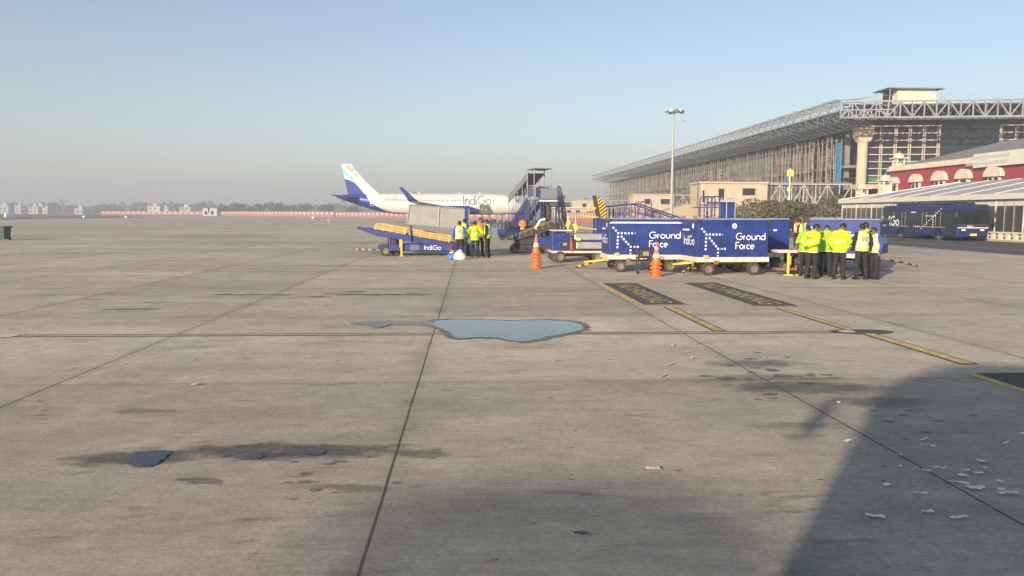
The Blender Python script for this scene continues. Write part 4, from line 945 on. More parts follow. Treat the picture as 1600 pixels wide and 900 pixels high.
# silver canopy with its posts
P = [lp(640,320), lp(733,327), lp(733,359.5), lp(636,350)]
SIL2 = mat('galvanised_sheet', (0.27,0.27,0.26), 0.6, 0.2, var=0.16, scale=1.6, bump=0.1)
mid = 0.50
for j in range(2):
    f0, f1 = j*0.5+0.004, j*0.5+0.496
    def lerp(a, b, f): return (a[0]+(b[0]-a[0])*f, a[1]+(b[1]-a[1])*f)
    q = [lerp(P[0],P[1],f0), lerp(P[0],P[1],f1), lerp(P[3],P[2],f1), lerp(P[3],P[2],f0)]
    mb = MB(); mb.prism(q, -0.03, -0.01); mb.build('canopy_side_panel', SIL2, bl)
    mb = MB(); mb.prism(q, 1.01, 1.03); mb.build('canopy_side_panel', SIL2, bl)
mb = MB(); mb.add([(P[0][0],-0.06,P[0][1]),(P[1][0],-0.06,P[1][1]),(P[1][0],1.06,P[1][1]),(P[0][0],1.06,P[0][1])], [(0,1,2,3)]); mb.build('canopy_roof', SIL2, bl)
mb = MB(); E = [P[0],P[1],P[2],P[3],P[0]]
for a, b in zip(E, E[1:]): mb.tube((a[0],-0.045,a[1]), (b[0],-0.045,b[1]), 0.025)
m0, m1_ = lerp(P[0],P[1],.5), lerp(P[3],P[2],.5); mb.tube((m0[0],-0.045,m0[1]), (m1_[0],-0.045,m1_[1]), 0.03); mb.build('canopy_edging', GREYM, bl)
mb = MB(); a = lp(642,352); mb.tube((a[0],-0.08,a[1]), (a[0],-0.08,a[1]-0.75), 0.045)
a = lp(728,325); mb.bx(a[0]-0.06, a[0]+0.1, -0.09, -0.05, lp(0,372)[1], a[1]); mb.build('canopy_post', BLUE2, bl)
a = G(556, 391.5); towbar((a.x, a.y, 0.06), (o1[0]-0.05, D1+0.4, 0.28), 'faded yellow and black tow bar lying left of the silver canopied belt loader', n=6)

# ------------------------------------------------------------------ second belt loader, black conveyor (centre)
D2 = 38.5; o2 = XY(806, D2); b2 = thing('belt_loader', 'low belt loader with a black sloping conveyor and blue body, behind the left cone stack', 'belt loader', o2)
def lq(px, py): v = AT(px, py, D2); return (v.x-o2[0], v.z)
mb = MB(); mb.bx(lq(828,0)[0], lq(866,0)[0], 0.1, 1.3, lq(0,389)[1], lq(0,368)[1]); mb.build('body', BLUE2, b2, bevel=0.03)
mb = MB(); mb.bx(lq(803,0)[0], lq(866,0)[0], 0, 1.4, lq(0,388)[1]-0.04, lq(0,381)[1]); mb.prism([lq(805,382), lq(805,375), lq(838,372), lq(838,382)], 0.05, 1.35); mb.build('chassis', BLACKM, b2, bevel=0.02)
mb = MB(); mb.prism([lq(806,376), lq(803,371), lq(866,347.5), lq(871,350), lq(871,356)], -0.05, 0.02); mb.prism([lq(806,376), lq(803,371), lq(866,347.5), lq(871,350), lq(871,356)], 1.2, 1.27); mb.prism([lq(806,374), lq(805,371), lq(868,348.5), lq(869,352)], 0.02, 1.2)
mb.build('conveyor', BLACKM, b2, bevel=0.01)
mb = MB(); a, b = lq(812,367), lq(866,346.5)
for y in (-0.04, 1.24):
    mb = MB()
    mb.tube((a[0],y,a[1]+0.05), (b[0],y,b[1]+0.12), 0.02)
    for i in range(7): f = i/6; x = a[0]+(b[0]-a[0])*f; z = a[1]+(b[1]-a[1])*f; mb.tube((x,y,z-0.15), (x,y,z+0.05+0.07*f), 0.018)
    mb.build('side_rail', mat('olive_rail', (0.24,0.19,0.07), 0.6), b2)
for px, y in ((806, 0.0), (806, 1.3), (858, 0.05), (858, 1.3)): wheel(b2, (lq(px,0)[0], y, 0.19), 0.19, 0.16)
mb = MB(); c = lq(814, 366); mb.bx(c[0]-0.28, c[0]+0.12, 0.2, 1.0, c[1]-0.3, c[1]+0.05); mb.build('front_box', BLUE, b2, bevel=0.03)
mb = MB(); a = lq(845,352); mb.path([(a[0]-0.25,0.3,a[1]-0.2),(a[0]+0.0,0.3,a[1]+0.25),(a[0]+0.25,0.3,a[1]+0.3)], 0.07, n=8); mb.build('white_hose', WHITEP, b2)
mb = MB(); a = lq(862,0); mb.bx(a[0]-0.12, a[0]+0.12, 0.5, 0.62, 0.5, lq(0,316)[1]); mb.build('upright_pad', BLACKM, b2, bevel=0.05)

# ------------------------------------------------------------------ service trolley with blue cabinet and silver tank
D3 = 31.2; o3 = XY(863, D3); st = thing('service_trolley', 'flat white edged service trolley carrying a blue cabinet and a silver tank', 'service trolley', o3)
def lr(px, py): v = AT(px, py, D3); return (v.x-o3[0], v.z)
xe = lr(952,0)[0]
mb = MB(); z = lr(0,391)[1]; mb.bx(0, xe, 0, 0.06, z-0.09, z); mb.bx(0, xe, 1.3, 1.36, z-0.09, z); mb.bx(0.0, 0.06, 0.06, 1.3, z-0.09, z); mb.bx(0.06, xe, 0.06, 1.3, z-0.06, z-0.02); mb.build('frame', DIRTYW, st, bevel=0.01)
mb = MB(); mb.bx(0, lr(895,0)[0], 0.08, 1.2, z+0.0, lr(0,362)[1]); cb_ = mb.build('cabinet', BLUE, st, bevel=0.03)
mb = MB(); a, b = lr(874,378), lr(890,386); mb.bx(a[0], b[0], 0.05, 0.078, b[1], a[1]); mb.build('socket_panel', BLACKM, cb_, bevel=0.01)
mb = MB(); a, b = lr(880,379.5), lr(886,384); mb.bx(a[0], b[0], 0.04, 0.049, b[1], a[1]); mb.build('gauge', GREYM, cb_)
mb = MB(); a, b = lr(862,355), lr(894,361.5); mb.bx(a[0], b[0], 0.1, 1.1, b[1]+0.004, b[1]+0.05); mb.build('cabinet_lid', DIRTYW, cb_, bevel=0.01)
mb = MB(); a, b = lr(901,375.5), lr(950,389); mb.bx(a[0], xe, 0.12, 1.2, b[1], a[1]); mb.bx(a[0]-0.06, xe, 0.2, 1.15, lr(0,374)[1], lr(0,364)[1]); mb.build('silver_tank', SILV, st, bevel=0.02)
mb = MB(); mb.bx(lr(899,0)[0], xe, 0.1, 0.14, lr(0,375)[1]-0.04, lr(0,373)[1]); mb.build('blue_strip', BLUE2, st)
mb = MB(); a = lr(904,374); mb.box((a[0],0.06,a[1]), (0.17,0.06,0.09)); mb.build('yellow_clip', YELB, st)
for px, y in ((873,0.1),(879,0.0),(873,1.25),(940,0.1),(940,1.25)): wheel(st, (lr(px,0)[0], y, 0.23), 0.23, 0.17)
mb = MB(); mb.bx(0.1, xe-0.1, 0.5, 0.8, 0.22, z-0.08); mb.build('axle_beam', RUST, st)
# red extinguisher strapped on
a = lr(897,0); ex = thing('fire_extinguisher', 'red fire extinguisher standing beside the blue cabinet on the trolley', 'extinguisher', (o3[0]+a[0]+0.02, D3+0.02, z))
mb = MB(); mb.lathe([(0,0),(0.075,0),(0.08,0.03),(0.08,0.34),(0.05,0.42),(0.02,0.44),(0,0.44)], n=14); mb.build('cylinder', REDP, ex, smooth=True); mb = MB(); mb.tube((0,0,0.43),(0,0,0.5),0.02); mb.bx(-0.02,0.08,-0.015,0.015,0.48,0.51); mb.build('handle', BLACKM, ex)
# yellow padded pins on the trolley
for i, (px, py) in enumerate(((890,350),(903,355))):
    v = lr(px, py); t = thing('yellow_pad', ['taller yellow pad on a rod above the blue cabinet','lower yellow pad on a rod beside the red extinguisher'][i], 'pad', (o3[0]+v[0], D3+0.5+0.2*i, z))
    h = v[1]-z; mb = MB(); mb.tube((0,0,0), (0,0,h+0.35), 0.02); mb.build('rod', WHITEP, t); mb = MB(); mb.box((0,0,h), (0.15,0.08,0.28), ry=0.35*(-1)**i); mb.build('pad', YELB, t, bevel=0.03)
    if i == 1: mb = MB(); mb.tube((0,0,h), (0.9,0,h-0.1), 0.02); mb.build('arm', YELL, t)
# grey yellow rods
for i, (p, q) in enumerate((((888,333),(898,352)),((905,336),(934,340)),((912,353),(935,359)))):
    pass

# ------------------------------------------------------------------ striped boom end
D4 = 35.0; o4 = XY(938, D4); sb_ = thing('striped_boom', 'upright arm with yellow and black warning stripes rising behind the silver tank', 'boom', o4)
def ls(px, py): v = AT(px, py, D4); return (v.x-o4[0], v.z)
poly = [ls(932,308), ls(937,307), ls(947,325), ls(947,338), ls(943,345), ls(938,336)]
mb = MB(); mb.prism([ls(926,306), ls(931,305), ls(938,328), ls(939,340), ls(932,341)], 0.0, 0.12); mb.tube((ls(926,0)[0]-0.1,0.1,ls(0,306)[1]), (ls(917,0)[0],0.1,ls(0,306.5)[1]), 0.02); mb.build('post', BLACKM, sb_)
mb = MB(); mb.prism(poly, -0.1, -0.02); mb.build('stripe_board', YELL, sb_)
mb = MB(); zlo, zhi = poly[4][1], poly[1][1]
def clip(pl, a, b, c):      # keep a*x+b*z<=c
    out = []
    for i in range(len(pl)):
        p, q = pl[i], pl[(i+1) % len(pl)]; fp = a*p[0]+b*p[1]-c; fq = a*q[0]+b*q[1]-c
        if fp <= 0: out.append(p)
        if (fp < 0) != (fq < 0): t_ = fp/(fp-fq); out.append((p[0]+(q[0]-p[0])*t_, p[1]+(q[1]-p[1])*t_))
    return out
for i in range(14):
    c0 = zlo - 0.6 + i*0.17; pl = clip(clip(poly, -0.8, 1, c0+0.085), 0.8, -1, -c0)
    if len(pl) > 2: mb.prism(pl, -0.108, -0.101)
mb.build('black_stripes', BLACKM, sb_)
mb = MB(); a, b = ls(930,341), ls(946,362); mb.bx(a[0], b[0], 0, 0.6, 0.35, a[1]); mb.bx(a[0]-0.5, b[0]+0.6, -0.1, 0.8, 0.25, 0.45); mb.build('base', BLUE2, sb_, bevel=0.03)
mb = MB(); a, b = ls(906,337), ls(934,340); mb.tube((a[0],-0.12,a[1]), (b[0],-0.12,b[1]), 0.035); a, b = ls(920,324.5), ls(931,326); mb.tube((a[0],-0.05,a[1]), (b[0],-0.05,b[1]), 0.06); mb.build('side_arm', YELL, sb_)
for x in (-0.6, 0.7): 
    for y in (0, 0.7): wheel(sb_, (x, y, 0.2), 0.2, 0.15)

# ------------------------------------------------------------------ railed ramp behind the left cart
PUR = mat('violet_blue_rail', (0.045, 0.04, 0.17), 0.5, var=0.2)
D5 = 36.0; o5 = XY(947, D5); rp = thing('boarding_ramp', 'low boarding ramp with violet blue handrails behind the striped baggage cart', 'boarding ramp', o5)
def lt(px, py): v = AT(px, py, D5); return (v.x-o5[0], v.z)
top = [(947,323),(965,321.5),(990,318.5),(1000,319)]; low = [(947,341),(1000,337)]
for y in (0.0, 1.3):
    mb = MB(); pts = [(lt(*p)[0], y, lt(*p)[1]) for p in top]; mb.path(pts, 0.03)
    for i in range(10):
        px = 947+i*5.8; mb.tube((lt(px,0)[0], y, 1.55), (lt(px,0)[0], y, lt(0,323-(px-947)*0.08)[1]), 0.02 if i % 3 else 0.035)
    mb.tube((0,y,1.65), (lt(1000,0)[0],y,1.72), 0.025); mb.build('platform_railing', PUR, rp)
    mb = MB(); a, b = lt(996,318), lt(1068,342); mb.tube((a[0],y,a[1]), (b[0],y,b[1]), 0.035); a2, b2_ = lt(996,331), lt(1050,345); mb.tube((a2[0],y,a2[1]), (b2_[0],y,b2_[1]), 0.025)
    for i in range(6):
        f = i/5; x = a[0]+(b[0]-a[0])*f*0.8; zt_ = a[1]+(b[1]-a[1])*f*0.8; mb.tube((x,y,zt_-0.75), (x,y,zt_), 0.022)
    c, d = lt(998,315), lt(1018,315); mb.path([(c[0],y,c[1]-0.5),(c[0]+0.15,y,c[1]),(d[0],y,d[1]),(d[0],y,d[1]-0.7)], 0.022); mb.build('ramp_railing', PUR, rp)
mb = MB(); mb.bx(0, lt(1000,0)[0], 0, 1.3, 1.45, 1.53); a, b = lt(1000,0), lt(1068,0); mb.prism([(a[0],1.45),(a[0],1.53),(b[0],0.9),(b[0],0.82)], 0, 1.3); mb.build('deck', GREYM, rp)
mb = MB()
for x in (0.1, a[0]-0.1, b[0]-0.1):
    for y in (0.1, 1.2): mb.tube((x,y,0.15), (x,y,1.46 if x < a[0] else 0.86), 0.045)
mb.build('legs', PUR, rp)
for x in (0.3, a[0]-0.3): wheel(rp, (x, 0.1, 0.2), 0.2, 0.12); wheel(rp, (x, 1.2, 0.2), 0.2, 0.12)
# ------------------------------------------------------------------ blue step unit with hoop rails
D6 = 48.0; o6 = XY(1101, D6); bs_ = thing('maintenance_steps', 'blue maintenance steps with hooped rails standing before the beige pier building', 'steps', o6)
def lu(px, py): v = AT(px, py, D6); return (v.x-o6[0], v.z)
for y in (0, 0.9):
    for (a_, b_) in ((1101, 1112), (1113, 1124.5)):
        mb = MB(); a, b = lu(a_,307), lu(b_,307); mb.path([(a[0],y,0.1),(a[0],y,a[1]-0.12),(a[0]+0.1,y,a[1]),(b[0]-0.1,y,b[1]),(b[0],y,b[1]-0.12),(b[0],y,0.1)], 0.04); mb.tube((a[0],y,lu(0,315)[1]), (b[0],y,lu(0,315)[1]), 0.03); mb.build('hoop_rail', PUR, bs_)
for (a_, b_) in ((1126, 1135), (1137, 1148.5)):
    mb = MB(); a, b = lu(a_,317), lu(b_,317); mb.bx(a[0], b[0], 0, 0.08, 0.2, a[1]); mb.build('side_panel', BLUE, bs_, bevel=0.01)
mb = MB(); a, b = lu(1112,315.5), lu(1149,317); mb.bx(a[0], b[0], 0, 1.0, a[1]-0.1, a[1]); mb.build('platform', BLUE2, bs_)
mb = MB(); 
for px in (1136, 1149.3): a = lu(px,308); mb.tube((a[0],0.02,0.1), (a[0],0.02,a[1]), 0.035); mb.tube((a[0],1,0.1), (a[0],1,a[1]), 0.035)
a, b = lu(1136,311), lu(1149,309); mb.tube((a[0],0.02,a[1]), (b[0],0.02,b[1]), 0.025); mb.build('corner_posts', GREYM, bs_)
mb = MB()
for i in range(8): mb.bx(lu(1112,0)[0]-0.1, lu(1125,0)[0], 0.1+i*0.001, 0.9, 0.3+i*0.27, 0.34+i*0.27)
mb.build('steps', GREYM, bs_)
for x in (0.2, 1.8): wheel(bs_, (x, 0.1, 0.17), 0.17, 0.1); wheel(bs_, (x, 0.9, 0.17), 0.17, 0.1)

# ------------------------------------------------------------------ ground power unit among the workers
D7 = 24.6; o7 = XY(1229, D7); gp = thing('power_cart', 'low dark service cart with yellow jacks and a coiled black hose, left of the workers', 'service cart', o7)
def lw(px, py): v = AT(px, py, D7); return (v.x-o7[0], v.z)
mb = MB(); a, b = lw(1254,392), lw(1262,430); mb.bx(a[0]-0.1, lw(1342,0)[0], 0.35, 1.3, 0.28, lw(0,394)[1]); mb.build('body', mat('dark_slate_body', (0.05,0.07,0.10), 0.5, var=0.3), gp, bevel=0.04)
mb = MB(); mb.bx(lw(1230,0)[0], lw(1262,0)[0], -0.05, 0.7, lw(0,394)[1]+0.004, lw(0,389.5)[1]); mb.build('top_plate', DIRTYW, gp, bevel=0.015)
mb = MB(); c = lw(1244, 411); pts = [(c[0]+0.19*math.cos(R(a)), 0.05+0.002*a/10, c[1]+0.33*math.sin(R(a))) for a in range(0, 721, 24)]; mb.path(pts, 0.042, n=6); mb.build('coiled_hose', DARK, gp)
for px in (1231, 1249.5):
    mb = MB(); a = lw(px,395); mb.tube((a[0],-0.08,0.1), (a[0],-0.08,a[1]), 0.05, n=10); mb.tube((a[0]+0.07,-0.08,0.35), (a[0]+0.07,-0.08,a[1]-0.1), 0.02); mb.bx(a[0]-0.12,a[0]+0.12,-0.18,0.02,0.0,0.04); mb.tube((a[0],-0.08,0.03), (a[0],-0.08,0.12), 0.03); mb.build('jack', YELL, gp)
mb = MB(); mb.bx(lw(1228,0)[0], lw(1262,0)[0], -0.02, 0.34, 0.16, 0.24); mb.build('tow_beam', RUST, gp)
for px in (1266, 1332): wheel(gp, (lw(px,0)[0], 0.38, 0.2), 0.2, 0.14); wheel(gp, (lw(px,0)[0], 1.2, 0.2), 0.2, 0.14)
mb = MB(); a = lw(1280,402); mb.bx(a[0]-0.1,a[0]+0.12,0.33,0.349,a[1]-0.12,a[1]+0.1); mb.build('gauge_plate', GREYM, gp)
# ------------------------------------------------------------------ the aircraft
DA = 152.0; nose = AT(822, 330, DA)
ac = thing('airliner', 'white and blue twin engine airliner parked side on across the apron', 'aircraft', (nose.x, DA, 0))
ST = [(0,.06,3.30),(-.25,.45,3.30),(-.7,.85,3.36),(-1.4,1.25,3.47),(-2.3,1.58,3.60),(-3.4,1.83,3.72),(-4.8,1.98,3.80),(-6.5,2.03,3.83),(-24,2.03,3.83),(-26,1.98,3.86),(-28,1.84,3.98),(-30,1.60,4.18),(-32,1.28,4.44),(-34,.92,4.74),(-36,.52,5.02),(-37.4,.2,5.2)]
def fus(x):
    for a, b in zip(ST, ST[1:]):
        if b[0] <= x <= a[0]: f = (a[0]-x)/(a[0]-b[0]); return a[1]+(b[1]-a[1])*f, a[2]+(b[2]-a[2])*f
    return ST[-1][1:]
BD = [(-37.6,6.5),(-31.9,6.0),(-30.8,4.4),(-29.5,3.3),(-27.4,2.35),(-25,2.0),(-23.6,1.9),(-20,2.45),(-15.4,3.45),(-11.3,3.4),(-9.3,2.75),(-8.0,2.15),(-7.0,1.7),(0,1)]
def bdz(x):
    for a, b in zip(BD, BD[1:]):
        if a[0] <= x <= b[0]: return a[1]+(b[1]-a[1])*(x-a[0])/(b[0]-a[0])
    return 0
ACW = mat('airliner_white', (0.58, 0.57, 0.56), 0.35, var=0.03, spec=0.5); ACB = mat('airliner_blue', (0.014, 0.035, 0.26), 0.35, var=0.06); ACL = mat('airliner_light_blue', (0.22, 0.47, 0.62), 0.35, var=0.05)
ACG = mat('wing_grey', (0.38, 0.39, 0.40), 0.4, 0.1, var=0.08, scale=0.5)
mb = MB(); NX, NR = 190, 72; vs = []
for i in range(NX+1):
    x = -37.4*i/NX; r, zc = fus(x)
    for j in range(NR): t = 2*math.pi*j/NR; vs.append((x, r*math.cos(t), zc + r*1.02*math.sin(t)))
fs = []
for i in range(NX):
    for j in range(NR): fs.append((i*NR+j, i*NR+(j+1) % NR, (i+1)*NR+(j+1) % NR, (i+1)*NR+j))
mb.add(vs, fs); mb.add([vs[NX*NR+j] for j in range(NR)], [tuple(range(NR))])
for q, f in enumerate(mb.f):
    c = sum((Vector(mb.v[i]) for i in f), Vector())/len(f); mb.m[q] = 1 if c.z < bdz(c.x) else 0
mb.build('fuselage', [ACW, ACB], ac, smooth=True)
# belly fairing
mb = MB(); mb.ell((-15.6, 0, 2.55), (5.6, 2.15, 1.05), n=24); mb.build('belly_fairing', ACB, ac, smooth=True)
# fin
def fx(px, py): v = AT(px, py, DA); return (v.x-nose.x, v.z)
finp = [fx(533,256), fx(548.5,256), fx(572,284), fx(590,300.5), fx(596,304), fx(545,306)]
mb = MB(); n = len(finp)
for s in (-1, 1): pass
mb.prism(finp, -0.13, 0.13); mb.build('tail_fin', ACW, ac, bevel=0.06)
for nm, pl, m in (('fin_light_blue_band', [fx(535.2,264), fx(538,263), fx(548,275), fx(560,288), fx(569,299), fx(556,288.5), fx(545,278.5), fx(536.6,273)], ACL), ('fin_blue_panel', [fx(538.4,279.5), fx(546,281.5), fx(553,285.5), fx(561,293), fx(568,301), fx(570,304), fx(544.2,304)], ACB)):
    for s in (-1, 1): mb = MB(); mb.prism(pl, s*0.134, s*0.142); mb.build(nm, m, ac)
mb = MB(); a = fx(541,260.5); b = fx(559,277.5); d = Vector((b[0]-a[0], 0, b[1]-a[1])).normalized(); up = Vector((-d.z,0,d.x)) if d.x > 0 else Vector((d.z,0,-d.x))
textT = plane_T((a[0]-0.1, -0.15, a[1]-0.1), d, up); letters(mb, 'IndiGo', textT, 1.05, 0.09, sx=0.80); mb.build('lettering', mat('logo_grey', (0.16,0.16,0.2), 0.5), ac)
def subdiv(m_, n=7):
    o = MB()
    for f in m_.f:
        if len(f) != 4: o.add([m_.v[i] for i in f], [tuple(range(len(f)))]); continue
        a, b, c, d = [Vector(m_.v[i]) for i in f]; vs = []
        for i in range(n+1): t_ = i/n; vs += [a.lerp(b, t_), d.lerp(c, t_)]
        o.add(vs, [(2*i, 2*i+2, 2*i+3, 2*i+1) for i in range(n)])
    return o
mb = MB(); lt_ = fx(723.5, 320); Tn = Matrix.Identity(4)
letters(mb, 'IndiGo', plane_T((lt_[0], -2.5, lt_[1]), (1,0,0), (0,0,1)), 1.75, 0.10, sx=0.93)
def hug(v, e=0.02):
    r, zc = fus(v[0]); dz = (v[2]-zc)/1.02; return (v[0], -(math.sqrt(max(0.01, r*r-dz*dz))+e), v[2])
# subdivide strokes lengthways is fine enough; lay them on the skin
mb = subdiv(mb); mb.v = [hug(v, .04) for v in mb.v]; mb.build('lettering', mat('logo_grey', (0.16,0.16,0.2), 0.5), ac)
mb = MB(); a = fx(604,312); textmesh(mb, 'VT-IZB', plane_T((a[0], -2.2, a[1]), (1,0,0), (0,0,1)), 0.75); mb.v = [hug(v) for v in mb.v]; mb.build('registration', mat('logo_grey', (0.16,0.16,0.2), 0.5), ac)
SKR = 1
def skinrect(x0, x1, z0, z1, e, nz=4):
    mb = MB(); vs = []
    for k in range(nz+1):
        z = z0+(z1-z0)*k/nz; vs += [hug((x0,0,z), e), hug((x1,0,z), e)]
    mb.add(vs, [(2*k, 2*k+1, 2*k+3, 2*k+2) for k in range(nz)]); return mb
WINM = mat('cabin_window', (0.10, 0.11, 0.13), 0.2, var=0)
for i in range(42):
    x = -6.6 - i*0.53
    if -11.9 < x < -7.0 or x < -28: continue
    skinrect(x-0.11, x+0.11, 4.35, 4.68, 0.012, 2).build('cabin_window', WINM, ac)
for i, (x, z0, z1, w_) in enumerate(((-5.3, 3.0, 4.95, .85), (-30.3, 3.4, 5.2, .8), (-14.9, 3.6, 4.8, .5), (-15.9, 3.6, 4.8, .5))):
    d = skinrect(x-w_/2-0.05, x+w_/2+0.05, z0-0.05, z1+0.05, 0.008).build('cabin_door', GREYM, ac)
    skinrect(x-w_/2, x+w_/2, z0, z1, 0.02).build('door_panel', ACW, d)
# open cargo door
mb = MB(); a, b = fx(749,321), fx(763,333); mb.box(((a[0]+b[0])/2, -2.65, (a[1]+b[1])/2), (b[0]-a[0], 0.12, a[1]-b[1]+0.2), rx=-0.25); cd = mb.build('open_cargo_door', mat('cargo_liner', (0.09,0.08,0.075), 0.6, var=0.2), ac, bevel=0.03)
mb = MB()
for s in (-0.4, 0.35): mb.box(((a[0]+b[0])/2+s, -2.75, (a[1]+b[1])/2), (0.14,0.1,0.2))
mb.build('door_latches', WHITEP, cd)
# wings with sharklets
def wing(s):
    # stations: y, xLE, xTE, z
    W_ = [(1.9,-12.0,-19.0,2.55),(6.5,-14.6,-19.6,3.05),(16.2,-20.3,-22.0,4.05)]
    mb = MB(); vs = []
    for (y, xl, xt, z) in W_:
        c = xl-xt; th = c*0.06
        for f, h in ((0,0),(0.12,.75),(0.4,1),(0.75,.55),(1,0),(0.75,-.2),(0.4,-.45),(0.12,-.45)): vs.append((xl-c*f, s*y, z+th*h))
    fs = [(i*8+j, i*8+(j+1) % 8, (i+1)*8+(j+1) % 8, (i+1)*8+j) for i in range(2) for j in range(8)] + [tuple(range(8)), tuple(range(16, 24))]
    mb.add(vs, fs); w_ = mb.build('wing', ACG, ac)
    mb = MB(); mb.add([(-20.3,s*16.2,4.1),(-22.0,s*16.2,4.1),(-22.2,s*16.8,4.6),(-20.9,s*16.7,4.6),(-23.6,s*17.1,6.55),(-23.0,s*17.1,6.5),(-20.3,s*16.26,4.05),(-22.0,s*16.26,4.05),(-22.2,s*16.92,4.5),(-20.9,s*16.82,4.5),(-23.6,s*17.2,6.55),(-23.0,s*17.2,6.5)],
        [(0,1,2,3),(3,2,4,5),(6,9,8,7),(9,11,10,8),(0,3,9,6),(3,5,11,9),(1,7,8,2),(2,8,10,4),(4,10,11,5),(0,6,7,1)]); mb.build('sharklet', ACB, w_)
    for (yy, x0, zz) in ((8.5,-17,2.95),(11.8,-18.8,3.3)):
        mb = MB(); mb.ell((x0-1.5, s*yy, zz), (1.9, 0.16, 0.22), n=10); mb.build('flap_fairing', ACG, w_)
    # engine
    e = MB(); ex, ey, ez_ = -11.6, s*5.75, 1.85
    e.lathe([(0.86,0.15),(1.0,0),(1.13,-0.25),(1.2,-1.2),(1.15,-2.4),(0.95,-3.3),(0.85,-3.3),(0.7,-2.8)], (ex, ey, ez_), 'X', n=24); e.lathe([(0.86,0.15),(0.84,-0.7),(0,-0.7)], (ex, ey, ez_), 'X', n=24)
    eo = e.build('engine', ACB, ac, smooth=True)
    mb = MB(); mb.lathe([(0,-0.1),(0.25,-0.45),(0.3,-0.6),(0.8,-0.62)], (ex, ey, ez_), 'X', n=20); mb.build('fan', BLACKM, eo)
    mb = MB(); mb.lathe([(0.6,-2.8),(0.62,-3.4),(0.42,-4.3),(0,-4.5)], (ex, ey, ez_), 'X', n=18); mb.build('exhaust_cone', GREYM, eo)
    mb = MB(); mb.prism([(ex-1.0,ez_+1.0),(ex-3.6,ez_+0.6),(ex-5.6,ez_+1.15),(ex-4.0,ez_+1.5)], ey-0.12, ey+0.12); mb.build('pylon', ACG, eo)
    # tailplane
    mb = MB(); vs = []
    for (y, xl, xt, z) in ((0.7,-32.4,-36.0,4.95),(6.1,-36.2,-37.8,5.4)):
        c = xl-xt
        for f, h in ((0,0),(0.3,1),(1,0),(0.3,-1)): vs.append((xl-c*f, s*y, z+0.14*h*c/3.6))
    mb.add(vs, [(j, (j+1) % 4, 4+(j+1) % 4, 4+j) for j in range(4)] + [(0,1,2,3),(4,5,6,7)]); mb.build('tailplane', ACB if s < 0 else ACG, ac)
wing(-1); wing(1)
for (x, y) in ((-17.7,-3.8),(-17.7,3.8),(-5.1,0)):
    mb = MB(); mb.tube((x,y,0.5), (x,y,2.6), 0.13); mb.tube((x,y,0.9), (x-0.8,y*0.8,2.4), 0.06); lg = mb.build('landing_gear', GREYM, ac)
    r_ = 0.58 if y else 0.38
    for dy in (-0.28, 0.28): 
        mb = MB(); mb.lathe([(0,-0.18),(r_*.9,-0.18),(r_,-0.1),(r_,0.1),(r_*.9,0.18),(0,0.18)], (x, y+dy*(1 if y else .8), r_), 'Y', n=18); mb.build('wheel', TYRE, lg)
mb = MB()
for x in (-9.0, -13, -21): mb.prism([(x,5.86),(x-0.35,5.86),(x-0.5,6.2),(x-0.3,6.2)], -0.03, 0.03)
mb.build('antennas', ACW, ac)
r_, z_ = fus(-1.7); mb = MB(); mb.add([(-1.35,-0.95,4.35),(-2.2,-1.38,4.3),(-2.5,-1.2,4.75),(-1.75,-0.85,4.72)], [(0,1,2,3)]); mb.build('cockpit_window', GLASSB, ac)

